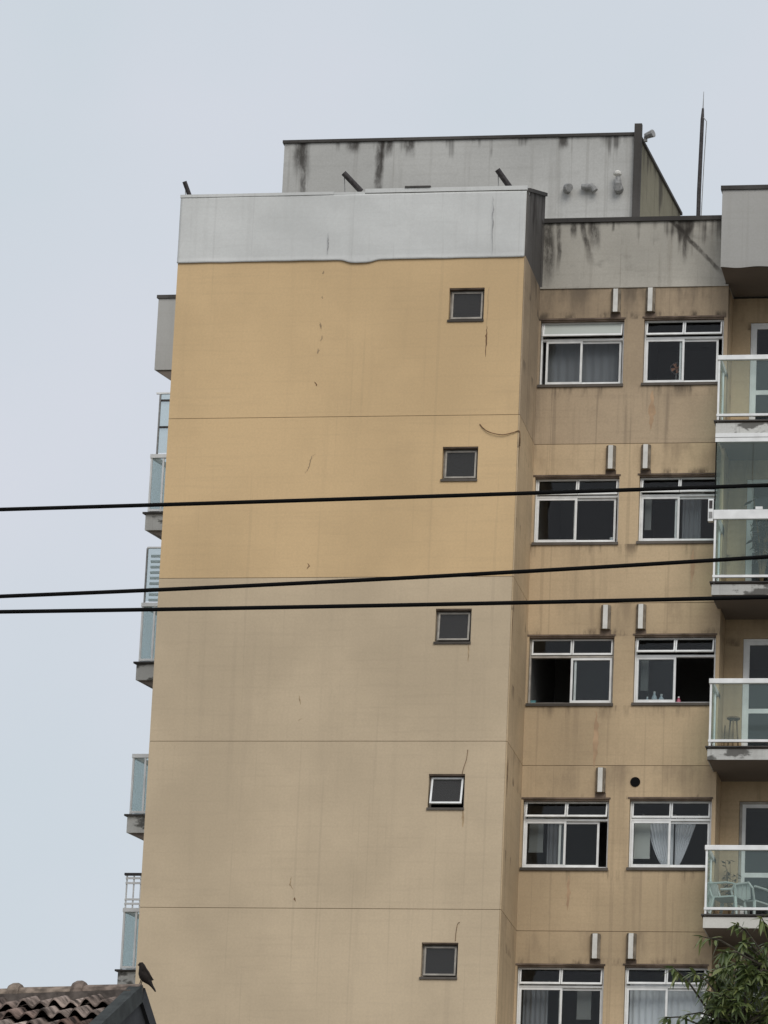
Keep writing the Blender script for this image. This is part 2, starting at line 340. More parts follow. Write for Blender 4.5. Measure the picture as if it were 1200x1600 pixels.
def wall_y(mb, x0, x1, z0, z1, y0, y1, holes=()):
    """slab of wall facing -Y with real openings (front, back and the reveals)"""
    xs = sorted({x0, x1, *[h[0] for h in holes], *[h[1] for h in holes]})
    zs = sorted({z0, z1, *[h[2] for h in holes], *[h[3] for h in holes]})
    def solid(i, j):
        if i < 0 or j < 0 or i >= len(xs)-1 or j >= len(zs)-1: return False
        cx, cz = (xs[i]+xs[i+1])/2, (zs[j]+zs[j+1])/2
        return not any(h[0] < cx < h[1] and h[2] < cz < h[3] for h in holes)
    for i in range(len(xs)-1):
        for j in range(len(zs)-1):
            if not solid(i, j): continue
            a, b, c, d = xs[i], xs[i+1], zs[j], zs[j+1]
            mb.add([(a, y0, c), (b, y0, c), (b, y0, d), (a, y0, d)], [(0, 1, 2, 3)])
            mb.add([(a, y1, c), (b, y1, c), (b, y1, d), (a, y1, d)], [(3, 2, 1, 0)])
            if not solid(i-1, j): mb.add([(a, y0, c), (a, y0, d), (a, y1, d), (a, y1, c)], [(0, 1, 2, 3)])
            if not solid(i+1, j): mb.add([(b, y0, c), (b, y1, c), (b, y1, d), (b, y0, d)], [(0, 1, 2, 3)])
            if not solid(i, j-1): mb.add([(a, y0, c), (a, y1, c), (b, y1, c), (b, y0, c)], [(0, 1, 2, 3)])
            if not solid(i, j+1): mb.add([(a, y0, d), (b, y0, d), (b, y1, d), (a, y1, d)], [(0, 1, 2, 3)])
    return mb

def ring_frame(mb, x0, x1, z0, z1, y0, y1, w, wb=None, wt=None):
    """rectangular frame, four butted bars"""
    wb = w if wb is None else wb; wt = w if wt is None else wt
    mb.box(x0, x0+w, y0, y1, z0, z1); mb.box(x1-w, x1, y0, y1, z0, z1)
    mb.box(x0+w, x1-w, y0, y1, z0, z0+wb); mb.box(x0+w, x1-w, y0, y1, z1-wt, z1)
    return mb

# ------------------------------------------------------------------ ground
def struct(o): o['kind'] = 'structure'; return o
struct(MB().add([(-3000, -3000, 0), (3000, -3000, 0), (3000, 3000, 0), (-3000, 3000, 0)], [(0, 1, 2, 3)]).build('ground', 'ground'))
struct(MB().add([(-120, -60, 0.004), (160, -60, 0.004), (160, -53.4, 0.004), (-120, -53.4, 0.004)], [(0, 1, 2, 3)]).build('road', 'asphalt'))
struct(MB().box(-120, 160, -53.4, -51, 0.0, 0.13).build('pavement', 'paving'))

# ------------------------------------------------------------------ the apartment building
B = thing('apartment_building', 'tall ochre and beige apartment block with grey parapets and glass balconies', 'building', (0, 0, 0))
GX1 = 6.075; FX1 = 9.40; BY = 2.40; NS = 7
WL = (6.135, 7.60); WR = (7.945, 9.335); WTOP, WBOT = 0.585, 1.80
GW = (4.80, 5.41, 0.56, 1.165)
DX = (9.72, 11.75)
jg = 0.005
for k in range(NS):
    zt, zb = J[k]-jg, J[k+1]+jg
    gm = 'ochre' if k < 2 else 'beige'
    if k == 0: zt = J0-0.002
    wall_y(MB(), 0.0, GX1, zb, zt, 0, 0.2, [(GW[0], GW[1], J[k]-GW[3], J[k]-GW[2])]).build('storey_panel', gm, B)
    MB().box(6.078, 6.10, 0.003, D, zb, zt).build('return_panel', 'tan' if k else 'soot', B)
    hs = [(WL[0], WL[1], J[k]-WBOT, J[k]-WTOP), (WR[0], WR[1], J[k]-WBOT+0.01, J[k]-WTOP+0.01)]
    wall_y(MB(), 6.10, FX1, zb, zt, D, D+0.25, hs).build('storey_panel', 'soot' if k == 0 else 'tan', B)
    wall_y(MB(), FX1+0.004, 13.0, zb, zt, BY, BY+0.2, [(DX[0], DX[1], J[k+1]+0.12, J[k]-0.44)]).build('balcony_wall', 'tan', B)
    MB().box(FX1-0.02, FX1+0.003, D+0.25, BY+0.2, zb, zt).build('balcony_cheek', 'tan', B)
    MB().box(13.0, 16.3, D, D+0.2, zb, zt).build('storey_panel', 'tan', B)
    # recessed joint under this storey
    MB().box(0.01, GX1-0.002, 0.009, 0.15, zb-0.0095, zb-0.0005).build('joint', 'joint', B)
    MB().box(6.06, 6.092, 0.02, D, zb-0.0095, zb-0.0005).build('joint', 'joint', B)
    MB().box(6.102, FX1-0.003, D+0.009, D+0.2, zb-0.0095, zb-0.0005).build('joint', 'joint', B)
zl = J[NS]-0.006
lo = MB(); lo.box(0, GX1, 0, 0.2, 0, zl); lo.box(6.078, 6.10, 0.003, D, 0, zl); lo.box(6.101, FX1, D, D+0.25, 0, zl)
lo.box(FX1+0.004, 13, BY, BY+0.2, 0, zl); lo.box(13.001, 16.3, D, D+0.2, 0, zl)
lo.build('lower_wall', 'tan', B)
sw = MB(); sw.box(0.0, 0.2, 0.201, 14, 0, J0-0.11); sw.box(16.1, 16.3, D+0.201, 14, 0, J0-0.11); sw.box(0.2, 16.1, 13.8, 14, 0, J0-0.11)
sw.build('side_wall', 'beige', B)
rs = MB(); rs.box(0.0, 6.07, 0.201, 14, J0-0.1, J0+0.06); rs.box(6.071, 9.40, D+0.26, 14, J0-0.1, J0+0.06); rs.box(9.401, 16.3, BY+0.201, 14, J0-0.1, J0+0.06)
rs.build('roof_slab', 'concrete', B)

def room(x0, x1, y0, y1, z0, z1, mat='room'):
    MB().add([(x0, y0, z0), (x1, y0, z0), (x1, y1, z0), (x0, y1, z0), (x0, y0, z1), (x1, y0, z1), (x1, y1, z1), (x0, y1, z1)],
             [(0, 1, 2, 3), (7, 6, 5, 4), (3, 2, 6, 7), (0, 3, 7, 4), (2, 1, 5, 6)]).build('room', mat, B)

def small_window(k, open_):
    x0, x1, zt, zb = GW[0], GW[1], J[k]-GW[2], J[k]-GW[3]
    w = ring_frame(MB(), x0+0.004, x1-0.004, zb+0.03, zt-0.004, 0.115, 0.165, 0.028).build('window', 'white_dull', B)
    MB().box(x0+0.002, x1-0.002, 0.012, 0.114, zt-0.022, zt-0.002).build('lintel', 'reveal', w)
    MB().box(x0-0.015, x1+0.005, -0.025, 0.114, zb-0.012, zb+0.026).build('sill', 'sill', w)
    # awning sash, hinged at the top
    a = R(open_); sx0, sx1, sz0, sz1 = x0+0.036, x1-0.036, zb+0.062, zt-0.05
    def hinge(mb):
        mb.v = [(x, 0.112+(z-sz1)*math.sin(a)+(y)*math.cos(a), sz1+(z-sz1)*math.cos(a)-y*math.sin(a)) for x, y, z in mb.v]; return mb
    hinge(ring_frame(MB(), sx0, sx1, sz0, sz1, -0.03, 0, 0.030)).build('sash', 'white' if open_ > 10 else 'white_dull', w)
    hinge(MB().box(sx0+0.03, sx1-0.03, -0.018, -0.013, sz0+0.03, sz1-0.03)).build('pane', 'bath', w)
    room(3.9, 6.0, 0.202, 2.6, J[k+1]+0.1, J[k]-0.1)
for k in range(NS): small_window(k, [3, 3, 6, 17, 4, 3, 3][k])

def big_window(k, xr, dz, sashes, vents, vent_pane='glass', frame='white'):
    """white aluminium window: outer frame, two tilting vents above, two sliding sashes below"""
    x0, x1 = xr; zt, zb = J[k]-WTOP+dz, J[k]-WBOT+dz
    fy0, fy1 = D+0.085, D+0.165
    mid = zt-0.335; xm = (x0+x1)/2
    mb = ring_frame(MB(), x0+0.006, x1-0.006, zb+0.035, zt-0.006, fy0, fy1, 0.026, wb=0.032)
    mb.box(x0+0.032, x1-0.032, fy0+0.002, fy1, mid-0.022, mid+0.014)
    w = mb.build('window', frame, B)
    MB().box(x0+0.001, x1-0.001, D+0.01, fy0-0.001, zt-0.024, zt-0.001).build('lintel', 'reveal', w)
    MB().box(x0-0.02, x1+0.012, D-0.03, fy0-0.002, zb-0.018, zb+0.031).build('sill', 'sill', w)
    MB().box(x0-0.03, x1+0.02, D-0.012, D-0.002, zt+0.002, zt+0.03).build('head_trim', 'reveal', w)
    # sliding sashes
    lx0, lx1 = x0+0.034, x1-0.034; wd_ = lx1-lx0; sz0, sz1 = zb+0.069, mid-0.024
    for a, b, tr in sashes:
        sx0, sx1 = lx0+a*wd_, lx0+b*wd_; y = fy0+0.008+tr*0.036
        ring_frame(MB(), sx0, sx1, sz0, sz1, y, y+0.03, 0.036, wb=0.042, wt=0.038).build('sash', 'white', w)
        MB().box(sx0+0.03, sx1-0.03, y+0.012, y+0.017, sz0+0.036, sz1-0.032).build('pane', 'glass', w)
    # vents hinged at the head
    vz1, vz0 = zt-0.036, mid+0.022
    for a, b, deg in vents:
        sx0, sx1 = lx0+a*wd_+0.004, lx0+b*wd_-0.004; an = R(deg)
        def hinge(mb):
            mb.v = [(x, fy0+0.03+(z-vz1)*math.sin(an)+y*math.cos(an), vz1+(z-vz1)*math.cos(an)-y*math.sin(an)) for x, y, z in mb.v]; return mb
        hinge(ring_frame(MB(), sx0, sx1, vz0, vz1, -0.026, 0, 0.024, wb=0.034, wt=0.02)).build('vent_sash', 'white', w)
        hinge(MB().box(sx0+0.02, sx1-0.02, -0.015, -0.01, vz0+0.03, vz1-0.018)).build('pane', vent_pane, w)
    rx0, rx1 = (6.11, 7.76) if xr is WL else (7.78, 9.37)
    room(rx0, rx1, D+0.252, D+3.2, J[k+1]+0.1, J[k]-0.1)
    return w
V2 = lambda d, e=None: [(0, 0.5, d), (0.5, 1, d if e is None else e)]
HALF = [(0, 0.52, 0), (0.48, 1, 1)]
big_window(0, WL, 0.0, [(0.045, 0.50, 0), (0.47, 0.985, 1)], [(0, 1, 20)], vent_pane='frost')
big_window(0, WR, 0.01, [(0, 0.505, 0), (0.44, 0.95, 1)], V2(16))
big_window(1, WL, 0.0, [(0, 0.50, 0), (0.46, 0.98, 1)], V2(8))
big_window(1, WR, 0.01, [(0, 0.50, 0), (0.44, 0.99, 1)], V2(16))
big_window(2, WL, 0.0, [(0.49, 0.995, 0), (0.53, 1.0, 1)], V2(4), frame='white_dull')
big_window(2, WR, 0.01, [(0, 0.51, 0), (0.0, 0.5, 1)], V2(20))
big_window(3, WL, 0.0, [(0, 0.50, 0), (0.41, 0.90, 1)], V2(16))
big_window(3, WR, 0.01, [(0, 0.50, 0), (0.46, 0.995, 1)], V2(5))
big_window(4, WL, 0.0, HALF, V2(10))
big_window(4, WR, 0.01, HALF, V2(12))
for k in (5, 6): big_window(k, WL, 0.0, HALF, V2(10)); big_window(k, WR, 0.01, HALF, V2(12))

# flue cowls beside the joints
def cowl(x, zt, zb):
    y = D-0.001; a, b, d = 0.082, 0.040, 0.10
    def sec(z, s=1.0): return [(x-a, y, z), (x-a, y-d*0.45*s, z), (x-b, y-d*s, z), (x+b, y-d*s, z), (x+a, y-d*0.45*s, z), (x+a, y, z)]
    front = MB().add(sec(zb)[2:4]+sec(zt-0.01)[2:4], [(0, 1, 3, 2)])
    fr = MB().box(x-b, x+b, y-d-0.006, y-d+0.012, zb-0.004, zt-0.004)
    c = fr.build('flue_cowl', 'cowl', B)
    side = MB()
    for q in (0, 1, 3, 4): side.add([sec(zb)[q], sec(zb)[q+1], sec(zt)[q+1], sec(zt)[q]], [(0, 1, 2, 3)])
    side.add(sec(zt), [(5, 4, 3, 2, 1, 0)])
    side.build('cowl_side', 'cowl_side', c)
    MB().add(sec(zb+0.05), [(0, 1, 2, 3, 4, 5)]).build('cowl_mouth', 'black', c)  # black sheet stands in for the dark inside the cowl
    MB().box(x-a-0.01, x+a+0.01, y-0.004, y+0.0005, zb-0.10, zb-0.004).build('dark_mark', 'reveal', c)  # dark strip on the wall below the cowl
for k in range(6):
    cowl(7.445, J[k]-0.055, J[k]-0.475)
    if k != 3: cowl(8.05, J[k]-0.045, J[k]-0.475)
z = J[3]-0.285                       # the bare flue hole, its inner dark painted as a black disc
MB().tube([(8.03, D-0.012, z), (8.03, D+0.0015, z)], 0.085, 20).build('flue_hole', 'black', B, label='bare black round flue hole without its cowl')

# parapets
MB().box(0.0, GX1, 0.0, 0.2, J0+0.001, 30.60).build('parapet', 'concrete', B)
def memb(u, v):
    x = -0.012+u*6.09; z = 29.392+v*(30.60-29.392)
    if v < 0.04: z -= 0.06*math.exp(-((x-3.22)/0.26)**4) + 0.003*math.sin(x*9.0)*math.sin(x*2.3)
    y = -0.020 - 0.006*math.sin(x*2.1+z*3)*math.sin(z*5+x) - 0.003*math.exp(-((x-3.3-(30.6-z)*0.9)/0.10)**2) - (0.008 if v < 0.03 else 0)
    y -= 0.010*math.exp(-((x-3.2)/0.25)**4) if v < 0.05 else 0
    return (x, y, z)
mo = MB().grid(memb, 120, 36).build('membrane', 'membrane', B, smooth=True, label='white waterproofing membrane sheet with a sagging lower edge')
sf = mo.modifiers.new('thickness', 'SOLIDIFY'); sf.thickness = 0.012; sf.offset = -1
MB().box(-0.02, 2.70, -0.030, 0.26, 30.60, 30.652).build('flashing', 'membrane', B)
MB().box(2.704, 3.25, -0.024, 0.26, 30.60, 30.64).build('flashing', 'membrane', B)
MB().box(3.254, 6.088, -0.032, 0.26, 30.615, 30.69).build('flashing', 'membrane', B)
MB().box(3.95, 4.40, -0.052, 0.12, 30.691, 30.72).build('slate_strip', 'coping', B)
lp = MB(); lp.box(0.0, 0.2, 0.27, 14, J0+0.061, 30.6); lp.box(0.21, 16.3, 13.8, 14, J0+0.061, 30.6); lp.build('parapet', 'concrete', B)
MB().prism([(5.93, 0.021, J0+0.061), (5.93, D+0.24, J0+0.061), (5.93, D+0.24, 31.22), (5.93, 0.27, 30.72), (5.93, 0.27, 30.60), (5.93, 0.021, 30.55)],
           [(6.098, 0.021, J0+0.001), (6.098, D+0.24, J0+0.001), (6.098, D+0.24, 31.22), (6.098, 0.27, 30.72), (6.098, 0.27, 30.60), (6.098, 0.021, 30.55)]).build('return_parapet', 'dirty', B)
MB().prism([(5.91, 0.03, 30.60), (5.91, D+0.26, 31.225), (5.91, D+0.26, 31.29), (5.91, 0.03, 30.665)],
           [(6.13, 0.03, 30.60), (6.13, D+0.26, 31.225), (6.13, D+0.26, 31.29), (6.13, 0.03, 30.665)]).build('coping', 'coping', B)
MB().box(6.135, 9.345, D-0.004, D+0.25, J0+0.001, 30.62).build('parapet', 'concrete', B)
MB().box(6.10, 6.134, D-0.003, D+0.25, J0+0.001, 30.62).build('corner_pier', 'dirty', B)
MB().box(6.132, 9.345, D-0.045, D+0.30, 30.621, 30.70).build('coping', 'coping', B)
MB().box(6.103, FX1, D-0.022, D-0.0045, J0-0.012, J0+0.018).build('drip_ledge', 'concrete', B)
# roof boxes over the balcony stacks
MB().box(9.35, 13.0, 0.85, BY+0.2, 29.47, 30.86).build('roof_box', 'greybox', B)
MB().box(9.325, 13.03, 0.82, BY+0.23, 30.861, 30.935).build('coping', 'coping', B)
def peel(u, v):
    x = 9.352+u*3.6; return (x, 0.842-0.004*v, 29.463+v*0.08-0.018*math.sin(x*7)*math.sin(x*3.1)*(1-v)-0.012*(1-v))
MB().grid(peel, 80, 2).build('peeling_edge', 'greybox', B)
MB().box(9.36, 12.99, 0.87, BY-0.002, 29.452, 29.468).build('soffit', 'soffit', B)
PL = [(-1.78, 6.0), (-0.002, 6.0), (-0.002, 9.0), (-1.0, 9.0)]
MB().plan(PL, 29.47, 30.87).build('roof_box', 'greybox', B)
MB().plan([(-1.81, 5.97), (0.0, 5.97), (0.0, 9.02), (-1.02, 9.02)], 30.871, 30.935).build('coping', 'coping', B)

MB().prism([(-1.75, 6.03, 29.469), (-0.003, 6.03, 29.469), (-0.003, 8.9, 29.469), (-0.98, 8.9, 29.469)],
           [(-1.15, 6.03, 29.05), (-0.003, 6.03, 29.05), (-0.003, 8.9, 29.05), (-0.8, 8.9, 29.05)]).build('bracket', 'soffit', B)
# roof block behind
bk = [(0.75, 4.70), (7.262, 4.70), (7.262, 8.9), (0.75, 8.9)]
MB().plan(bk, J0+0.061, 33.40).build('roof_block', 'block', B)
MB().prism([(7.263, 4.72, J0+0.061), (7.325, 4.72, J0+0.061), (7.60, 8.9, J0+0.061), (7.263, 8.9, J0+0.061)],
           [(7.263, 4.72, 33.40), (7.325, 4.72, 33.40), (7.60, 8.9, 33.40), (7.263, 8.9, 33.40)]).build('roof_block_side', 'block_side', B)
MB().plan([(0.72, 4.66), (7.26, 4.66), (7.26, 8.93), (0.72, 8.93)], 33.401, 33.455).build('coping', 'coping', B)
MB().prism([(7.262, 4.7, 33.401), (7.36, 4.7, 33.401), (7.635, 8.93, 33.401), (7.262, 8.93, 33.401)],
           [(7.262, 4.7, 33.455), (7.36, 4.7, 33.455), (7.635, 8.93, 33.455), (7.262, 8.93, 33.455)]).build('coping', 'coping', B)
MB().box(7.265, 7.40, 4.60, 4.70, J0+0.061, 33.60).build('corner_pier', 'coping', B)
wb = MB().tube([(7.42, 5.0, 33.50), (7.57, 4.93, 33.53)], [0.055, 0.075], 10).build('rain_spout', 'grey_pvc', B)
MB().box(7.39, 7.45, 4.98, 5.04, 33.40, 33.49).build('spout_foot', 'grey_pvc', B)
# vent stubs on the roof block face
for x, zz, s in ((6.07, 32.37, 0), (6.46, 32.375, 1), (7.0, 32.36, 2)):
    if s == 0: mb = MB().tube([(x-0.02, 4.70, zz), (x, 4.58, zz+0.01), (x+0.05, 4.52, zz-0.02)], 0.075, 12)
    elif s == 1: mb = MB().tube([(x-0.13, 4.62, zz+0.02), (x+0.06, 4.60, zz+0.02), (x+0.12, 4.60, zz-0.07)], [0.055, 0.06, 0.06], 12).box(x-0.03, x+0.01, 4.62, 4.70, zz, zz+0.04)
    else: mb = MB().tube([(x, 4.70, zz), (x, 4.58, zz), (x, 4.56, zz+0.06), (x, 4.56, zz+0.22)], [0.09, 0.09, 0.07, 0.035], 12)
    v = mb.build('vent_stub', 'grey_pvc', B, smooth=False)
    if s == 2: MB().lathe((x-0.01, 4.55, zz+0.20), [(0.03, 0), (0.075, 0.03), (0.08, 0.07), (0.03, 0.11)], 12).build('vent_cap', 'cowl', v)
# short steel tubes on the gable parapet
for a, b, r_ in (((0.12, 0.12, 30.66), (0.035, -0.02, 30.90), 0.04), ((3.16, 0.10, 30.69), (2.86, -0.05, 30.985), 0.05), ((5.77, 0.10, 30.70), (5.555, -0.05, 30.985), 0.05)):
    t = MB().tube([a, b], r_, 12).build('davit_tube', 'dark_steel', B, smooth=False)
    MB().tube([(b[0]+0.01, b[1]+0.02, b[2]-0.02), (b[0]+0.02, 0.08, 30.60)], 0.008, 6).build('stay', 'grey_pvc', t)

# cracks and seams on the render
def ribbon(pts, w, y, mat, name='crack'):
    mb = MB(); rnd = random.Random(len(pts)*7+int(pts[0][1]*100))
    P = []
    for i in range(len(pts)-1):
        for s in range(6):
            t = s/6; P.append((pts[i][0]*(1-t)+pts[i+1][0]*t+rnd.uniform(-1, 1)*0.009, pts[i][1]*(1-t)+pts[i+1][1]*t))
    P.append(pts[-1]); n_ = len(P)
    for i, (x, zz) in enumerate(P):
        ww = w*math.sin(math.pi*(i+0.6)/(n_+0.2))*rnd.uniform(0.5, 1.2)*0.5
        mb.v += [(x-ww, y, zz), (x+ww, y, zz)]
        if i: mb.f.append((2*i-2, 2*i-1, 2*i+1, 2*i))
    mb.build(name, mat, B)
for pts, w, mt in (([(2.634, 29.89), (2.655, 29.70), (2.64, 29.48)], 0.018, 'grey_crack'), ([(5.50, 30.5), (5.515, 30.125), (5.52, 29.43)], 0.016, 'grey_crack')):
    ribbon(pts, w, -0.046, mt, 'seam')
for pts, w, mt in (([(5.50, 28.86), (5.474, 28.80), (5.473, 28.1)], 0.014, 'crack'), ([(5.475, 28.15), (5.473, 27.95), (5.475, 27.60)], 0.03, 'rust'),
                   ([(2.59, 29.21), (2.575, 29.15)], 0.035, 'crack'), ([(2.578, 28.75), (2.59, 28.70)], 0.02, 'crack'),
                   ([(2.57, 28.27), (2.592, 28.15)], 0.035, 'crack'), ([(2.615, 28.03), (2.60, 27.93)], 0.025, 'crack'), ([(2.565, 27.80), (2.555, 27.70)], 0.035, 'crack'),
                   ([(2.53, 27.20), (2.565, 27.12)], 0.03, 'rust'), ([(2.60, 25.90), (2.54, 25.86), (2.50, 25.66), (2.44, 25.55)], 0.022, 'crack'),
                   ([(2.555, 23.97), (2.595, 23.915), (2.55, 23.86)], 0.022, 'rust'), ([(2.535, 21.66), (2.56, 21.5)], 0.022, 'crack'), ([(2.60, 21.26), (2.53, 21.22)], 0.022, 'crack'),
                   ([(2.56, 18.55), (2.53, 18.42), (2.60, 18.32)], 0.02, 'crack'), ([(2.63, 18.20), (2.64, 18.13)], 0.03, 'rust')):
    ribbon(pts, w, -0.003, mt)
for k, x, dz, wdt in ((3, 5.40, -1.15, 0.04), (2, 5.38, -1.17, 0.022)):   # run marks under the little sills
    ribbon([(x, J[k]+dz), (x+0.005, J[k]+dz-0.32)], wdt, -0.003, 'crack', 'run_mark')
M['faint_rust'] = plain('faint_rust_wash', (0.45, 0.31, 0.195), 0.95, var=0.15, scale=5)
for x, z0_, z1_, w_ in ((7.33, J[2]-1.9, J[3]-0.03, 0.10), (8.12, J[0]-1.9, J[1]+0.25, 0.12), (6.95, J[3]-1.9, J[3]-2.5, 0.06), (8.9, J[1]-1.9, J[1]-2.5, 0.07)):
    ribbon([(x, z0_), (x+0.01, (z0_+z1_)/2), (x-0.005, z1_)], w_, D-0.003, 'faint_rust', 'run_mark')
def side_mark(y0, z0, z1, w):
    MB().add([(6.102, y0, z0), (6.102, y0+w, z0-0.1), (6.102, y0+w*0.5, z1), (6.102, y0-w*0.3, (z0+z1)/2)], [(0, 1, 2, 3)]).build('run_mark', 'rust', B)
side_mark(0.10, 20.62, 19.9, 0.07); side_mark(0.05, 26.2, 25.6, 0.05); side_mark(0.05, 23.2, 22.6, 0.04)

# ------------------------------------------------------------------ balconies, street side
def guard(parent, z0, z1, xs, glass='green_glass', rail_h=0.085):
    """front and left guard: rails, posts, glass panels"""
    x0, x1, y0, y1 = xs
    MB().box(x0-0.012, x1, y0-0.02, y0+0.055, z1-rail_h, z1).build('top_rail', 'white', parent, bevel=0.008)
    MB().box(x0-0.012, x0+0.05, y0+0.056, y1, z1-rail_h, z1-0.002).build('top_rail', 'white', parent)
    MB().box(x0-0.004, x1, y0-0.008, y0+0.045, z0, z0+0.042).build('bottom_rail', 'white', parent)
    MB().box(x0-0.004, x0+0.04, y0+0.046, y1, z0, z0+0.04).build('bottom_rail', 'white', parent)
    for x in (x0+0.004, x0+1.10, x0+2.2, x1-0.04):
        MB().box(x, x+0.034, y0+0.003, y0+0.036, z0-0.10, z1-rail_h).build('post', 'white', parent)
    MB().box(x0+0.004, x0+0.036, y1-0.06, y1-0.02, z0-0.10, z1-rail_h).build('post', 'white', parent)
    MB().box(x0+0.004, x0+0.036, y0+0.62, y0+0.65, z0-0.10, z1-rail_h).build('post', 'white', parent)
    for a, b in ((x0+0.04, x0+1.098), (x0+1.136, x0+2.198), (x0+2.236, x1-0.042)):
        MB().box(a, b, y0+0.014, y0+0.022, z0+0.043, z1-rail_h-0.001).build('glass_panel', glass, parent)
    MB().box(x0+0.016, x0+0.023, y0+0.037, y1-0.062, z0+0.043, z1-rail_h-0.001).build('glass_panel', glass, parent)

def door(k, dark=True):
    x0, x1 = DX; z0, z1 = J[k+1]+0.12, J[k]-0.44
    d = ring_frame(MB(), x0+0.004, x1-0.004, z0, z1-0.004, BY+0.04, BY+0.14, 0.045).build('balcony_door', 'white_dull' if k == 3 else 'white', B)
    w = (x1-x0-0.098)/2
    for i in range(2):
        a = x0+0.049+i*w; y = BY+0.05+0.04*i
        mb = ring_frame(MB(), a, a+w+0.02*(1-i), z0+0.047, z1-0.05, y, y+0.035, 0.06)
        mb.box(a+0.06, a+w-0.04, y+0.002, y+0.033, z0+0.98, z0+1.06)
        mb.build('door_leaf', 'white', d)
        MB().box(a+0.055, a+w-0.035, y+0.014, y+0.019, z0+1.055, z1-0.105).build('pane', 'glass', d)
        MB().box(a+0.055, a+w-0.035, y+0.014, y+0.019, z0+0.10, z0+0.985).build('pane', 'glass', d)
    room(9.45, 12.9, BY+0.202, BY+3.4, J[k+1]+0.1, J[k]-0.1)
BX = (9.35, 12.75, 0.85, BY)
for k in range(NS): door(k)
for k in range(1, NS):
    zj = J[k]
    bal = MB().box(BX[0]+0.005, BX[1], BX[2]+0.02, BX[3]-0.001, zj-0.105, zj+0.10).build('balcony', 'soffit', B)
    MB().box(BX[0]-0.012, BX[1], BX[2]-0.003, BX[2]+0.019, zj-0.105, zj+0.075).build('slab_edge', 'slab_clean' if k in (4,) else 'slab_edge', bal)
    MB().box(BX[0]-0.012, BX[0]+0.004, BX[2]+0.0195, D-0.002, zj-0.105, zj+0.075).build('slab_edge', 'slab_edge', bal)
    MB().box(BX[0]-0.045, BX[1], BX[2]-0.035, BX[2]+0.06, zj+0.101, zj+0.125).build('drip_edge', 'coping', bal)
    MB().box(BX[0]-0.045, BX[0]+0.06, BX[2]+0.061, D-0.002, zj+0.101, zj+0.125).build('drip_edge', 'coping', bal)
    top = zj+1.29 if k != 2 else zj+1.385
    guard(bal, zj+0.20, top, BX, rail_h=0.085 if k != 2 else 0.165)
    if k == 2:     # glazed-in upper half
        zt = J[1]-0.107
        MB().box(BX[0]-0.012, BX[1], BX[2]-0.012, BX[2]+0.075, zt-0.07, zt).build('glazing_track', 'white', bal)
        MB().box(BX[0]-0.012, BX[1], BX[2]-0.002, BX[2]+0.065, zt-0.15, zt-0.075).build('glazing_track', 'white', bal)
        for i in range(5):
            a = BX[0]+0.02+i*0.62
            MB().box(a, a+0.612, BX[2]+0.014, BX[2]+0.022, top+0.002, zt-0.151).build('glazing_panel', 'green_glass', bal)
        MB().box(BX[0]+0.014, BX[0]+0.022, BX[2]+0.03, BX[3]-0.02, top+0.002, zt-0.12).build('glazing_panel', 'green_glass', bal)
        MB().box(BX[0]-0.002, BX[0]+0.012, BX[2]-0.005, BX[2]+0.05, top+0.002, zt-0.151).build('corner_shade', 'black', bal)  # black strip painted in for the shadow line at the frame corner
        MB().box(10.05, 10.17, BX[2]-0.02, BX[2]+0.02, top+0.003, top+0.05).build('latch', 'white', bal)
        eb = MB().box(9.245, 9.335, BX[2]+0.0, BX[2]+0.10, 24.91, 25.30).build('end_box', 'white', bal)
        MB().box(9.262, 9.318, BX[2]-0.008, BX[2]-0.0005, 25.13, 25.27).build('box_label', 'dark_steel', bal)
        MB().box(9.262, 9.318, BX[2]-0.008, BX[2]-0.0005, 24.96, 25.07).build('box_label', 'grey_pvc', bal)
MB().box(BX[0], BX[1], BX[2]+0.03, BX[3]-0.01, J[2]-0.112, J[2]-0.1055).build('ceiling_panel', 'soffit', B)

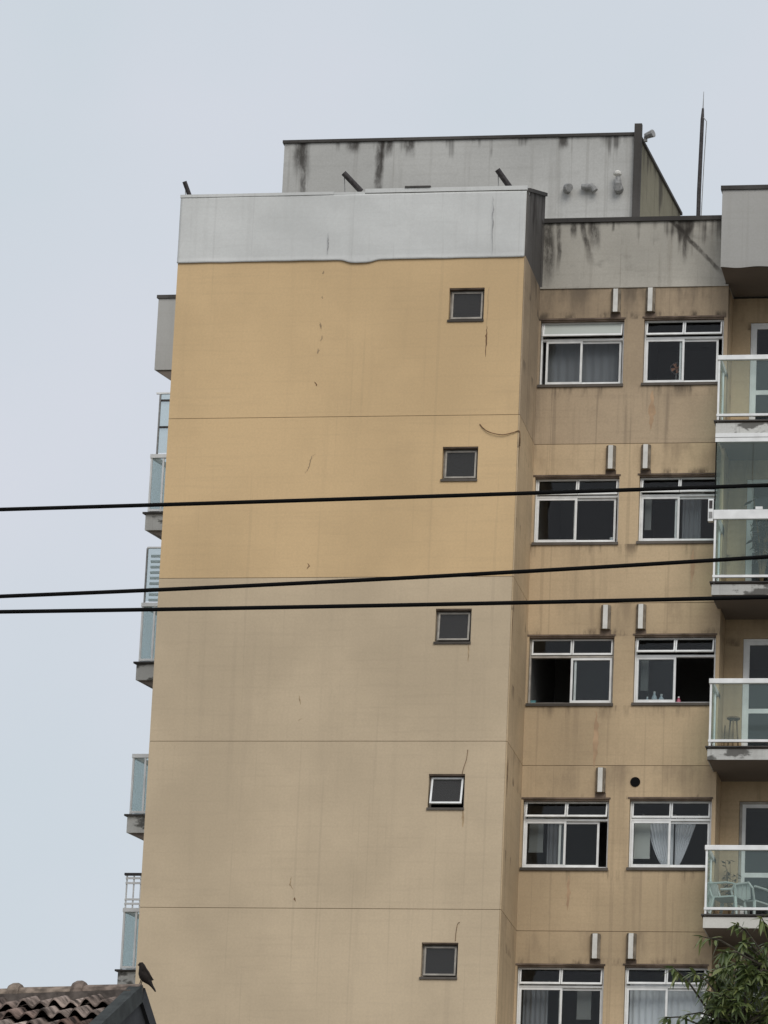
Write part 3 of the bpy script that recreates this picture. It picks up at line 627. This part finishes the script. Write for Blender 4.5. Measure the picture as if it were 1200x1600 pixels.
# ------------------------------------------------------------------ balconies, far left side
for k in range(1, 7):
    zj = J[k]
    bal = MB().plan(PL, zj-0.20, zj+0.10).build('balcony', 'slab_edge', B)
    MB().plan([(-1.83, 5.95), (-0.003, 5.95), (-0.003, 9.03), (-1.03, 9.03)], zj+0.101, zj+0.135).build('drip_edge', 'coping', bal)
    MB().prism([(-1.74, 6.05, zj-0.201), (-0.003, 6.05, zj-0.201), (-0.003, 8.9, zj-0.201), (-0.98, 8.9, zj-0.201)],
               [(-1.0, 6.05, zj-0.50), (-0.003, 6.05, zj-0.50), (-0.003, 8.9, zj-0.50), (-0.8, 8.9, zj-0.50)]).build('bracket', 'soffit', bal)
    zt = zj+1.27
    def edge(t): return (-1.74+t*0.74, 6.05+t*2.9)
    MB().box(-1.765, -0.01, 6.02, 6.08, zt-0.07, zt).build('top_rail', 'white', bal)
    MB().box(-1.755, -0.01, 6.03, 6.07, zj+0.17, zj+0.21).build('bottom_rail', 'white', bal)
    MB().prism([(-1.765, 6.081, zt-0.07), (-1.70, 6.081, zt-0.07), (-0.97, 8.95, zt-0.07), (-1.03, 8.95, zt-0.07)],
               [(-1.765, 6.081, zt), (-1.70, 6.081, zt), (-0.97, 8.95, zt), (-1.03, 8.95, zt)]).build('top_rail', 'white', bal)
    MB().box(-1.71, -0.02, 6.046, 6.054, zj+0.211, zt-0.071).build('glass_panel', 'left_glass', bal)
    MB().add([(-1.735, 6.09, zj+0.20), (-1.0, 8.95, zj+0.20), (-1.0, 8.95, zt-0.072), (-1.735, 6.09, zt-0.072),
              (-1.728, 6.088, zj+0.20), (-0.993, 8.948, zj+0.20), (-0.993, 8.948, zt-0.072), (-1.728, 6.088, zt-0.072)],
             [(0, 1, 2, 3), (7, 6, 5, 4), (0, 4, 5, 1), (3, 2, 6, 7)]).build('glass_panel', 'left_glass', bal)
    for x in (-1.755, -1.53, -0.9): MB().box(x, x+0.035, 6.035, 6.065, zj+0.136, zt-0.071).build('post', 'white', bal)
    if k in (1, 2):     # closed in above the guard
        c0, c1 = zt+0.001, J[k-1]-0.51 if k == 2 else 29.04
        MB().box(-1.63 if k == 1 else -1.70, -0.02, 6.046, 6.054, c0+0.03, c1-0.03).build('glazing_panel', 'left_glass', bal)
        MB().box(-1.72, -0.02, 6.03, 6.07, c1-0.03, c1-0.001).build('glazing_track', 'white', bal)
        px_ = -1.66 if k == 1 else -1.73
        MB().box(px_, px_+0.029, 6.03, 6.07, c0, c1-0.031).build('glazing_post', 'grey_pvc', bal)
        if k == 2:
            for i in range(9): MB().box(-1.66, -1.1, 6.12, 6.17, zt+0.06+i*0.105, zt+0.10+i*0.105).build('louvre_slat', 'white', bal)
        else:
            for zz in (zt+0.50, zt+1.02): MB().box(-1.62, -0.5, 6.0, 6.029, zz, zz+0.035).build('glazing_bar', 'dark_steel', bal)
    if k == 4:          # white safety bars above the guard
        for i in range(3): MB().box(-1.74+i*0.13, -1.715+i*0.13, 6.04, 6.062, zt+0.001, zt+0.60).build('safety_bar', 'white', bal)
        for zz in (zt+0.06, zt+0.14, zt+0.44, zt+0.53): MB().box(-1.745, -0.6, 6.02, 6.0395, zz, zz+0.035).build('safety_rail', 'white', bal)
        MB().box(-1.77, -0.4, 6.0, 6.08, zt+0.601, zt+0.64).build('safety_rail', 'dark_steel', bal)

# ------------------------------------------------------------------ things in and on the building
WIN_IN = D+0.36
def curtain(label, outline, mat, z0, z1, y=WIN_IN, folds=10, amp=0.02, cat='curtain', group=None, nv=16):
    """outline(v) -> (xl, xr) for v = 0 at the bottom to 1 at the top"""
    t = thing('curtain', label, cat, (0, y, z0), group)
    def f(u, v):
        a, b = outline(v); return (a+(b-a)*u, y+amp*math.sin(u*folds*2*math.pi)*(0.5+0.5*v), z0+(z1-z0)*v)
    MB().grid(f, folds*6, nv).build('cloth', mat, t, smooth=True)
    a, b = outline(1.0)
    MB().tube([(a-0.05, y+0.0, z1+0.012), (b+0.05, y, z1+0.012)], 0.012, 8).build('rod', 'white_dull', t)
    for x in (a-0.03, b+0.03): MB().box(x-0.008, x+0.008, D+0.25, y, z1+0.004, z1+0.02).build('bracket', 'white_dull', t)
    return t
def win(k, xr): return J[k]-WBOT, J[k]-WTOP-0.335
zb, zm = win(3, WR)
curtain('sheer white curtain sweeping from the blind to the mullion under the bare flue hole',
        lambda v: (8.60-0.42*v**0.45, 8.66), 'sheer', zb+0.10, zm+0.12, folds=8, group=None)
curtain('sheer white curtain hanging between mullion and balcony in the window under the bare flue hole',
        lambda v: (8.68, 8.72+0.34*v**0.8), 'sheer', zb+0.12, zm+0.12, y=WIN_IN+0.07, folds=7)
zb, zm = win(4, WR)
curtain('long pale sheer curtain with straight folds in the window half hidden by the tree', lambda v: (8.0, 9.3), 'sheer', zb-0.3, zm+0.12, folds=12)
zb, zm = win(0, WL)
curtain('dim lace curtain in the topmost window beside the projecting gable wall', lambda v: (6.2, 7.55), 'lace', zb-0.2, zm+0.1, folds=9)

zb, zm = win(1, WR)
curtain('dim bluish lace curtain in the window next to the glazed-in balcony', lambda v: (8.66, 8.98), 'lace', zb-0.1, zm+0.1, folds=4)
zb, zm = win(4, WL)
curtain('added dim lace curtain varying the pane tone in the lowest window beside the gable wall', lambda v: (6.2, 6.62), 'lace', zb-0.2, zm+0.1, folds=5)  # added to vary the pane, whose reflection is even
zb, zm = win(3, WL)
curtain('added dim lace curtain varying the pane tone beside the half-lowered grey blind', lambda v: (6.5, 6.78), 'lace', zb-0.1, zm+0.1, y=WIN_IN+0.07, folds=4)  # also added, in place of uneven reflections in the glass

def blind(label, x0, x1, z0, z1, mat='blind', y=WIN_IN-0.06):
    t = thing('roller_blind', label, 'blind', (x0, y, z0))
    MB().box(x0, x1, y, y+0.006, z0+0.03, z1).build('sheet', mat, t)
    MB().box(x0-0.004, x1+0.004, y-0.006, y+0.012, z0, z0+0.03).build('bottom_bar', mat, t)
    MB().tube([(x0-0.02, y+0.02, z1+0.02), (x1+0.02, y+0.02, z1+0.02)], 0.022, 8).build('roller', mat, t)
    MB().box(x0-0.02, x0-0.005, D+0.25, y+0.02, z1+0.01, z1+0.03).build('bracket', mat, t)
    return t
zb, zm = win(3, WR); blind('pale blue-grey blind drawn down beside the sheer swept curtains', 8.0, 8.27, zb+0.26, zm+0.05)
zb, zm = win(3, WL); blind('grey half-lowered blind in the window left of the bare flue hole', 6.21, 6.45, zb+0.36, zm+0.05, 'blind_dim')
zb, zm = win(1, WR); blind('narrow pale blind strip in the window next to the glazed-in balcony', 8.02, 8.13, zb+0.33, zm+0.05, 'blind_dim')
zb, zm = win(2, WR); blind('narrow blind with a white edge above the bottles on the sill', 8.03, 8.16, zb+0.33, zm+0.05, 'blind_dim')
zb, zm = win(4, WL); blind('dim square blind in the lowest whole window below a pair of cowls', 7.12, 7.36, zb+0.36, zm+0.05, 'blind_dim')
def bottle(x, z, h, r_, mat, label, group=None, y=D+0.205):
    t = thing('bottle', label, 'bottle', (x, y, z), group)
    MB().lathe((x, y, z), [(r_*0.9, 0), (r_, 0.015), (r_, h*0.55), (r_*0.85, h*0.68), (r_*0.36, h*0.82), (r_*0.36, h*0.9)], 12).build('body', mat, t, smooth=True)
    MB().lathe((x, y, z), [(r_*0.42, h*0.901), (r_*0.42, h)], 10).build('cap', 'white', t)
    return t
zs = J[2]-WBOT+0.01
bottle(8.165, zs, 0.19, 0.036, 'pale_blue', 'smallest of the pale bottles standing on the window sill')
bottle(8.285, zs, 0.28, 0.05, 'pale_blue', 'tallest pale bottle, in the middle of the row on the window sill')
bottle(8.405, zs, 0.235, 0.05, 'pale_blue', 'stout pale bottle beside the mullion on the window sill')
bottle(8.70, zs, 0.19, 0.04, 'pink', 'dark pink bottle on the sill behind the open half of the window')
zs = J[1]-WBOT
t = thing('lidded_jar', 'white lidded jar on the window sill under a single cowl, above two wires', 'jar', (7.48, D+0.205, zs))
MB().lathe((7.48, D+0.205, zs), [(0.035, 0), (0.045, 0.02), (0.045, 0.13), (0.04, 0.14)], 12).build('body', 'pale_blue', t, smooth=True)
MB().lathe((7.48, D+0.205, zs), [(0.05, 0.141), (0.05, 0.165), (0.02, 0.175)], 12).build('lid', 'white', t)
zs = J[0]-WBOT+0.01
t = thing('desk_fan', 'round dark desk fan standing behind the pane of the topmost window next to the balcony', 'fan', (8.50, D+0.21, zs))
MB().lathe((8.50, D+0.21, zs), [(0.03, 0), (0.03, 0.015), (0.008, 0.03), (0.008, 0.26)], 10).build('stand', 'grey_pvc', t)
ring = [(8.50+0.10*math.cos(a), D+0.205, zs+0.36+0.10*math.sin(a)) for a in [i*math.pi/10 for i in range(21)]]
MB().tube(ring, 0.010, 6, cap=False).build('guard', 'dark_steel', t)
bl = MB()
for i in range(4):
    a = i*math.pi/2+0.4; c, s = math.cos(a), math.sin(a)
    P = [(0.015, -0.012), (0.085, -0.035), (0.09, 0.03), (0.015, 0.012)]
    bl.prism([(8.50+p*c-q*s, D+0.203, zs+0.36+p*s+q*c) for p, q in P], [(8.50+p*c-q*s, D+0.206, zs+0.36+p*s+q*c) for p, q in P])
bl.lathe((8.50, D+0.205, zs+0.345), [(0.016, 0), (0.02, 0.015), (0.016, 0.03)], 8)
bl.build('blades', 'terracotta', t)
zs = J[2]-WBOT
t = thing('plastic_box', 'small teal box at the corner of the open window under the wires', 'box', (6.21, D+0.205, zs))
MB().box(6.172, 6.25, D+0.175, D+0.235, zs+0.001, zs+0.11).build('body', 'teal', t); MB().box(6.168, 6.254, D+0.171, D+0.239, zs+0.1105, zs+0.13).build('lid', 'teal', t)
t = MB().grid(lambda u, v: (6.28+0.56*u, D+0.205+0.038*math.cos(2*math.pi*v), zs+0.055+0.052*math.sin(2*math.pi*v)*(0.35+0.65*math.sin(math.pi*min(1, max(0, u*0.96+0.02)))**0.35)), 16, 12).build('cushion', 'cloth_dark', None, smooth=True)
tag(t, 'black cushion lying along the sill of the open window beside a teal box', 'cushion')

# plastic chairs, plants and a stand on the balconies
def chair(x, y, z, rz, label):
    t = thing('plastic_chair', label, 'chair', (x, y, z), 'white plastic chairs on the balcony')
    t.rotation_euler = (0, 0, rz)
    def part(mb, nm):
        me = bpy.data.meshes.new(nm); me.from_pydata(mb.v, [], mb.f); me.materials.append(M['plastic_white'])
        o = bpy.data.objects.new(nm, me); COL.objects.link(o); o.parent = t
    part(MB().box(-0.22, 0.22, -0.21, 0.22, 0.42, 0.445), 'seat')
    for sx in (-1, 1):
        part(MB().tube([(sx*0.26, -0.25, 0), (sx*0.205, -0.19, 0.42)], [0.022, 0.03], 6), 'leg')
        part(MB().tube([(sx*0.25, 0.27, 0), (sx*0.205, 0.20, 0.42)], [0.022, 0.03], 6), 'leg')
        part(MB().tube([(sx*0.215, -0.19, 0.44), (sx*0.25, -0.20, 0.63), (sx*0.25, -0.05, 0.66), (sx*0.235, 0.25, 0.66)], 0.02, 6), 'arm')
    bk_ = MB(); bk_.tube([(-0.21, 0.22, 0.44), (-0.22, 0.28, 0.62), (-0.15, 0.30, 0.72), (0.15, 0.30, 0.72), (0.22, 0.28, 0.62), (0.21, 0.22, 0.44)], 0.02, 6)
    part(bk_, 'backrest')
    for i in range(4):
        x_ = -0.13+i*0.087; part(MB().box(x_-0.036, x_+0.036, 0.262, 0.278, 0.445, 0.71), 'slat')
    return t
z4 = J[4]+0.10
chair(10.02, 1.92, z4, R(150), 'white plastic armchair behind balcony glass, beside the door')
chair(9.68, 1.55, z4, R(75), 'white plastic armchair in the balcony corner, under the dry plant')
def potted(x, y, z, hgt, label, pot, leafm, n_, sp, name='potted_plant', seed=1, llen=0.16):
    rnd = random.Random(seed); t = thing(name, label, 'plant', (x, y, z))
    MB().lathe((x, y, z), [(0.09, 0), (0.12, 0.2), (0.13, 0.2), (0.13, 0.24), (0.11, 0.24)], 12).build('pot', pot, t)
    st = MB(); lf = MB()
    for i in range(n_):
        a = rnd.uniform(0, 6.28); h = hgt*rnd.uniform(0.55, 1); s = sp*rnd.uniform(0.2, 1)
        tip = Vector((x+s*math.cos(a), y+s*math.sin(a), z+h)); mid_ = Vector((x+0.25*s*math.cos(a), y+0.25*s*math.sin(a), z+h*0.55))
        st.tube([(x, y, z+0.2), mid_, tip], [0.012, 0.008, 0.004], 5)
        for j in range(9):
            q = mid_.lerp(tip, rnd.random()); b = rnd.uniform(0, 6.28); d = Vector((math.cos(b), math.sin(b), rnd.uniform(-0.7, 0.4))).normalized()
            e = d.cross(Vector((0, 0, 1))).normalized()*llen*0.2; L = llen*rnd.uniform(0.6, 1.1)
            lf.add([q, q+d*L*0.45+e, q+d*L, q+d*L*0.45-e], [(0, 1, 2, 3)])
    st.build('stems', 'wood', t); lf.build('leaves', leafm, t)
    return t
potted(9.62, 2.18, z4, 1.25, 'tall dry potted plant against the wall behind the plastic chairs', 'terracotta', 'dry_leaf', 9, 0.20, seed=4, llen=0.12)
potted(10.05, 2.0, J[2]+0.10, 2.15, 'dark bushy potted plant inside the glazed-in balcony', 'grey_pvc', 'foliage_dark', 16, 0.38, seed=9, llen=0.24)
z3 = J[3]+0.10
t = thing('wooden_stool', 'small three-legged wooden stand on the balcony with the blackened slab', 'stool', (9.62, 2.1, z3))
MB().lathe((9.62, 2.1, z3+0.80), [(0.10, 0), (0.115, 0.01), (0.115, 0.03), (0.10, 0.04)], 14).build('seat', 'wood', t)
for i in range(3):
    a = i*2.094+0.6; MB().tube([(9.62+0.13*math.cos(a), 2.1+0.13*math.sin(a), z3), (9.62+0.06*math.cos(a), 2.1+0.06*math.sin(a), z3+0.80)], 0.014, 6).build('leg', 'wood', t)
t = MB().tube([(9.47, 2.0, z3), (9.455, 2.3, z3+0.75)], 0.011, 6).build('broom_stick', 'wood'); tag(t, 'thin wooden stick leaning in the balcony corner by the stand', 'stick')

# lightning rod
t = thing('lightning_rod', 'tall black lightning rod mast standing on the roof behind the parapet', 'lightning rod', (8.55, 4.0, J0+0.06))
MB().tube([(8.55, 4.0, J0+0.06), (8.552, 4.0, 32.0), (8.578, 4.0, 33.42)], [0.04, 0.038, 0.034], 10).build('mast', 'dark_steel', t)
MB().tube([(8.578, 4.0, 33.421), (8.583, 4.0, 33.62), (8.585, 4.0, 33.63)], [0.033, 0.02, 0.012], 8).build('tip', 'dark_steel', t)
MB().tube([(8.585, 4.0, 33.631), (8.59, 4.0, 33.95)], [0.010, 0.004], 6).build('spike', 'grey_pvc', t)
MB().tube([(8.60, 3.98, 33.44), (8.66, 3.97, 33.36), (8.63, 3.97, 32.5), (8.60, 3.97, 31.2), (8.57, 3.97, 30.0)], 0.008, 6).build('down_cable', 'grey_pvc', t)
MB().lathe((8.55, 4.0, J0+0.0605), [(0.16, 0), (0.16, 0.03), (0.06, 0.05), (0.06, 0.2)], 12).build('base', 'dark_steel', t)

# loose cables on the gable
def cable(pts, label, r_=0.008):
    P = [Vector(p) for p in pts]; Q = []
    for i in range(len(P)-1):
        a, b, c, d = P[max(0, i-1)], P[i], P[i+1], P[min(len(P)-1, i+2)]
        for s in range(6):
            t_ = s/6; Q.append(0.5*((2*b)+(c-a)*t_+(2*a-5*b+4*c-d)*t_**2+(3*b-a-3*c+d)*t_**3))
    Q.append(P[-1])
    return tag(MB().tube(Q, r_, 6).build('loose_cable', 'rust'), label, 'cable')
cable([(5.42, -0.008, 26.40), (5.50, -0.02, 26.31), (5.62, -0.03, 26.24), (5.82, -0.03, 26.20), (6.0, -0.02, 26.24), (6.10, -0.012, 26.27), (6.115, 0.02, 26.18), (6.112, 0.06, 26.02)],
      'brown cable sagging to the corner of the ochre wall beside the second small window')
cable([(5.44, -0.008, 20.72), (5.425, -0.012, 20.56), (5.38, -0.012, 20.40), (5.36, -0.008, 20.29)], 'thin brown cable above the tilted open small window', 0.0045)
cable([(5.42, -0.008, 17.80), (5.385, -0.012, 17.76), (5.365, -0.012, 17.62), (5.36, -0.008, 17.48)], 'thin brown cable entering the lowest small window', 0.0045)

# ------------------------------------------------------------------ overhead wires
WY = -52.0
t = []
for (x0, z0), (x1, z1), a, lab in (((11.647, 9.190), (15.942, 9.289), 0.0006, 'black overhead wire, the topmost of the three'),
                                   ((11.681, 8.686), (15.950, 8.884), 0.0030, 'black overhead wire climbing most steeply, the middle of the three'),
                                   ((11.688, 8.597), (15.955, 8.658), 0.0012, 'black overhead wire, the lowest of the three')):
    def zz(x): return z0+(z1-z0)*(x-x0)/(x1-x0)+a*(x-x0)*(x-x1)
    pts = [(-6+40*i/120, WY, zz(-6+40*i/120)) for i in range(121)]
    tag(MB().tube(pts, 0.0115, 8).build('overhead_wire', 'black', None, smooth=True), lab, 'wire', 'overhead wires across the street')
for x, lab in ((-6.0, 'concrete utility pole carrying the wires at their lower end'), (34.0, 'concrete utility pole carrying the wires at their higher end')):
    p = thing('utility_pole', lab, 'pole', (x, WY+0.12, 0.13))
    MB().tube([(x, WY+0.14, 0.13), (x, WY+0.14, 12.2)], [0.17, 0.11], 12).build('shaft', 'pole', p)
    MB().box(x-0.06, x+0.06, WY-0.25, WY+0.02, 8.0, 12.0).build('insulator_rack', 'dark_steel', p)

# ------------------------------------------------------------------ neighbour's tiled house
RX1, RY, RZ, SL = 9.70, -40.0, 8.775, R(23.5)
TILT = 0.045
def sag(mb):                # the old ridge dips away from the gable end
    mb.v = [(x, y, z+TILT*min(0, x-RX1)) for x, y, z in mb.v]; return mb
RX0 = 3.7
Hs = thing('tiled_house', 'low house with brown clay tile roof and charcoal gable end', 'house', ((RX0+RX1)/2, RY, 0))
cs, sn = math.cos(SL), math.sin(SL)
LEN = 3.7
def sl_pt(d, off, side=-1): return (RY+side*(d*cs)+side*off*sn, RZ-d*sn+off*cs)   # distance down the slope, height above deck
MB().box(RX0+0.3, RX1-0.25, RY-3.0, RY+3.0, 0, RZ-3.0*math.tan(SL)-0.05).build('wall', 'house_wall', Hs)
yy = 3.2
MB().prism([(RX1-0.24, RY-yy, 0), (RX1-0.24, RY+yy, 0), (RX1-0.24, RY+yy, RZ-yy*math.tan(SL)-0.02), (RX1-0.24, RY, RZ-0.02), (RX1-0.24, RY-yy, RZ-yy*math.tan(SL)-0.02)],
           [(RX1+0.02, RY-yy, 0), (RX1+0.02, RY+yy, 0), (RX1+0.02, RY+yy, RZ-yy*math.tan(SL)-0.02), (RX1+0.02, RY, RZ-0.02), (RX1+0.02, RY-yy, RZ-yy*math.tan(SL)-0.02)]).build('gable_wall', 'dark_wall', Hs)
for side in (-1, 1):
    a0, a1 = sl_pt(0, -0.05, side), sl_pt(LEN, -0.05, side); b0, b1 = sl_pt(0, -0.003, side), sl_pt(LEN, -0.003, side)
    sag(MB().prism([(RX0, *a0), (RX0, *a1), (RX0, *b1), (RX0, *b0)], [(RX1-0.02, *a0), (RX1-0.02, *a1), (RX1-0.02, *b1), (RX1-0.02, *b0)])).build('roof_deck', 'mortar' if side < 0 else 'terracotta', Hs)
# verge flashing folded over the gable edge
for side in (-1, 1):
    q = [sl_pt(0.02, 0.085, side), sl_pt(LEN, 0.085, side), sl_pt(LEN, -0.05, side), sl_pt(0.02, -0.05, side)]
    MB().prism([(RX1+0.021, *p) for p in q], [(RX1+0.05, *p) for p in q]).build('verge_flashing', 'flashing' if side < 0 else 'dark_wall', Hs)
q = [sl_pt(0.05, 0.07), sl_pt(LEN, 0.07), sl_pt(LEN, 0.085), sl_pt(0.05, 0.085)]
MB().prism([(RX1-0.05, *p) for p in q], [(RX1+0.02, *p) for p in q]).build('verge_flashing', 'flashing', Hs)
# tiles: two rolls each, one shared mesh
TW, TL, EX = 0.262, 0.46, 0.40
tm = MB(); nseg = 16
def prof(u): return 0.027*math.sin(u*4*math.pi-math.pi/2)+0.027+0.012*math.sin(u*2*math.pi)
for j, d in enumerate((-0.06, TL-0.06)):
    lift = 0.004 if j == 0 else 0.078
    for i in range(nseg+1):
        u = i/nseg; tm.v.append(((u-0.5)*TW*1.03, -d*cs - (prof(u)+lift)*sn, -d*sn+(prof(u)+lift)*cs))
for i in range(nseg): tm.f.append((i, i+1, nseg+2+i, nseg+1+i))
b0 = len(tm.v)
for i in range(nseg+1):
    v = tm.v[nseg+1+i]; tm.v.append((v[0], v[1]+0.016*sn, v[2]-0.016*cs))
for i in range(nseg): tm.f.append((nseg+1+i, nseg+2+i, b0+i+1, b0+i))
tme = bpy.data.meshes.new('tile'); tme.from_pydata(tm.v, [], tm.f); tme.materials.append(M['tile'])
for p in tme.polygons: p.use_smooth = True
rnd = random.Random(3)
ncol = int((RX1-0.08-RX0)/TW)
for r_ in range(9):
    for c in range(ncol):
        o = bpy.data.objects.new('tile', tme); COL.objects.link(o); o.parent = Hs
        d = 0.27+r_*EX; xt = RX1-0.045-(c+0.5)*TW
        o.location = (xt+rnd.uniform(-.004, .004)-Hs.location.x, -d*cs+rnd.uniform(-.006, .006), RZ-d*sn+TILT*(xt-RX1)+rnd.uniform(-.004, .004))
        o.rotation_euler = (rnd.uniform(-.012, .012), -TILT+rnd.uniform(-.015, .015), rnd.uniform(-.02, .02))
# ridge tiles with a raised collar at each lap
rl = 0.525
for i in range(11):
    x1 = RX1+0.035-i*rl; x0 = x1-rl
    mb = MB(); ns = 12
    for x, r_ in ((x1, 0.090), (x0+0.07, 0.096), (x0+0.068, 0.118), (x0+0.045, 0.132), (x0+0.005, 0.132), (x0-0.025, 0.118)):
        for k in range(ns+1):
            a = math.pi*(-0.08+1.16*k/ns); mb.v.append((x, RY+1.25*r_*math.cos(a), RZ+0.00+r_*math.sin(a)*1.0))
    for s in range(5):
        for k in range(ns): mb.f.append((s*(ns+1)+k, s*(ns+1)+k+1, (s+1)*(ns+1)+k+1, (s+1)*(ns+1)+k))
    mb.f.append(tuple(range(ns+1))); mb.f.append(tuple(5*(ns+1)+k for k in range(ns, -1, -1)))
    sag(mb).build('ridge_tile', 'ridge', Hs, smooth=False)
sag(MB().box(RX0, RX1, RY-0.24, RY+0.24, RZ-0.10, RZ+0.0)).build('ridge_mortar', 'mortar', Hs)

# ------------------------------------------------------------------ bird on the end of the ridge
bx, by = 9.725, -40.0
t = thing('bird', 'small dark brown bird perched on the end of the roof ridge, tail hanging down', 'bird', (bx, by, 8.905))
spine = [((9.690, 9.038), 0.003, 0.003), ((9.700, 9.039), 0.009, 0.009), ((9.706, 9.040), 0.020, 0.020), ((9.716, 9.040), 0.027, 0.025), ((9.727, 9.027), 0.028, 0.026),
         ((9.733, 9.005), 0.035, 0.032), ((9.740, 8.980), 0.045, 0.041), ((9.752, 8.955), 0.050, 0.046), ((9.770, 8.930), 0.044, 0.041), ((9.788, 8.907), 0.031, 0.030),
         ((9.803, 8.889), 0.019, 0.022), ((9.820, 8.866), 0.012, 0.019), ((9.838, 8.842), 0.009, 0.018), ((9.848, 8.826), 0.006, 0.016)]
mb = MB(); ns = 12
for i, ((x, z), rv, rh) in enumerate(spine):
    a = Vector((spine[max(0, i-1)][0][0], 0, spine[max(0, i-1)][0][1])); b = Vector((spine[min(len(spine)-1, i+1)][0][0], 0, spine[min(len(spine)-1, i+1)][0][1]))
    tg = (b-a).normalized(); nrm = Vector((-tg.z, 0, tg.x))
    for k in range(ns):
        an = 2*math.pi*k/ns; p = Vector((x, by, z))+nrm*rv*0.94*math.cos(an)+Vector((0, 1, 0))*rh*0.92*math.sin(an); mb.v.append(tuple(p))
for i in range(len(spine)-1):
    for k in range(ns): mb.f.append((i*ns+k, i*ns+(k+1) % ns, (i+1)*ns+(k+1) % ns, (i+1)*ns+k))
mb.f.append(tuple(range(ns))); mb.f.append(tuple((len(spine)-1)*ns+k for k in range(ns-1, -1, -1)))
mb.build('body', 'bird', t, smooth=True)
t.location.z -= 0.018
for s in (-1, 1):
    MB().tube([(9.745, by+s*0.018, 8.92), (9.730, by+s*0.02, 8.895), (9.720, by+s*0.02, 8.858)], [0.006, 0.004, 0.004], 6).build('leg', 'bird', t)
    MB().grid(lambda u, v: (9.742+0.075*u+0.018*(v-0.5), by+s*(0.0435-0.024*u), 8.985-0.095*u+0.030*(v-0.5)*(1-u*0.8)+0.01), 6, 4).build('wing', 'bird', t, smooth=True)

# ------------------------------------------------------------------ tree
TR = thing('leafy_tree', 'dark green leafy tree with long drooping leaves under the lowest balcony', 'tree', (14.45, -35.0, 0))
rnd = random.Random(21)
tb = Vector((14.45, -35.0, 0)); fork = Vector((14.36, -35.0, 6.4))
MB().tube([tb, (14.52, -35.05, 2.0), (14.42, -34.95, 4.0), fork], [0.19, 0.15, 0.13, 0.11], 12).build('trunk', 'bark', TR, smooth=True)
cc = Vector((14.30, -35.0, 9.03)); rad = Vector((0.86, 0.95, 1.46))
leafm = MB()
def leaf_shape(mb, q, d, L, w, nrm):
    e = d.cross(nrm)
    if e.length < 1e-3: e = d.cross(Vector((1, 0, 0)))
    e.normalize(); e *= w; n2 = e.cross(d).normalized()
    c1 = q+d*L*0.3; c2 = q+d*L*0.68-Vector((0, 0, L*0.10)); tip = q+d*L-Vector((0, 0, L*0.26))
    mb.add([q, c1+e-n2*w*.3, c1, c1-e-n2*w*.3, c2+e*0.8-n2*w*.2, c2, c2-e*0.8-n2*w*.2, tip], [(0, 1, 2), (0, 2, 3), (1, 4, 5, 2), (2, 5, 6, 3), (4, 7, 5), (5, 7, 6)])
allleaves = []
limbs = []
for i in range(9):
    a = i*2.4; rr = 0.55+0.3*rnd.random()
    tipv = cc+Vector((rad.x*rr*0.75*math.cos(a), rad.y*rr*0.75*math.sin(a), rad.z*(0.15+0.6*rnd.random())))
    limbs.append(tipv)
    m1 = fork.lerp(tipv, 0.5)+Vector((0.15*math.cos(a), 0.15*math.sin(a), -0.1))
    MB().tube([fork, m1, tipv], [0.06, 0.04, 0.018], 8).build('limb', 'bark', TR, smooth=True)
special = [Vector((13.40, -35.3, 9.98)), Vector((13.32, -35.2, 9.55)), Vector((13.66, -35.5, 10.22)), Vector((13.95, -35.4, 10.36)), Vector((14.2, -35.6, 10.38)),
           Vector((13.6, -35.5, 9.9)), Vector((13.75, -35.7, 9.7)), Vector((13.9, -35.9, 10.0)), Vector((14.1, -35.8, 9.75)), Vector((13.55, -35.6, 9.5)), Vector((14.25, -35.7, 10.1))]
twigs = []
for s in special: twigs.append((s, 1))
while len(twigs) < 520:
    v = Vector((rnd.uniform(-1, 1), rnd.uniform(-1, 1), rnd.uniform(-1, 1)))
    if v.length > 1 or v.length < 0.2: continue
    lobe = rnd.random() < 0.62
    cc, rad = (Vector((14.05, -35.25, 9.17)), Vector((0.60, 0.75, 1.30))) if lobe else (Vector((14.5, -34.9, 8.3)), Vector((1.15, 1.15, 1.3)))
    lump = 0.86+0.14*math.sin(3.1*v.x+1)*math.sin(4.3*v.z+2.0*v.y)
    twigs.append((cc+Vector((v.x*rad.x*lump, v.y*rad.y*lump, v.z*rad.z*lump)), 0))
tw = MB()
for tip, sp in twigs:
    src = min(limbs+[fork], key=lambda q: (q-tip).length)
    base = src.lerp(tip, 0.35); mid_ = base.lerp(tip, 0.6)+Vector((0, 0, 0.04))
    tw.tube([src, base, mid_, tip], [0.014, 0.011, 0.008, 0.004], 5)
    out = (tip-Vector((14.25, -35.0, 8.9))).normalized()
    for j in range(19 if not sp else 14):
        q = mid_.lerp(tip, rnd.random()**0.6)
        d = (out*0.6+Vector((rnd.uniform(-1, 1), rnd.uniform(-1, 1), rnd.uniform(-1.9, 0.1)))).normalized()
        allleaves.append((q, d, rnd.uniform(0.07, 0.165), rnd.uniform(0.010, 0.021), Vector((rnd.uniform(-.5, .5), rnd.uniform(-.5, .5), 1)).normalized()))
tw.build('twigs', 'bark', TR, kind='stuff')
def seen(q):
    v = q-CAM; zz_ = v.dot(fw); x = 600+7550*v.dot(rt)/zz_; y = 800-7550*v.dot(up)/zz_
    return (x < 1205 and y < 1605), q.y
order = sorted(range(len(allleaves)), key=lambda i: (not seen(allleaves[i][0])[0], allleaves[i][0].y))
big = set(order[:280])
for i, (q, d, L, w, nn) in enumerate(allleaves):
    if i in big:
        one = MB(); leaf_shape(one, q, d, L, w, nn); one.build('leaf', 'leaf', TR)
    else: leaf_shape(leafm, q, d, L, w, nn)
leafm.build('crown', 'leaf', TR, kind='stuff')
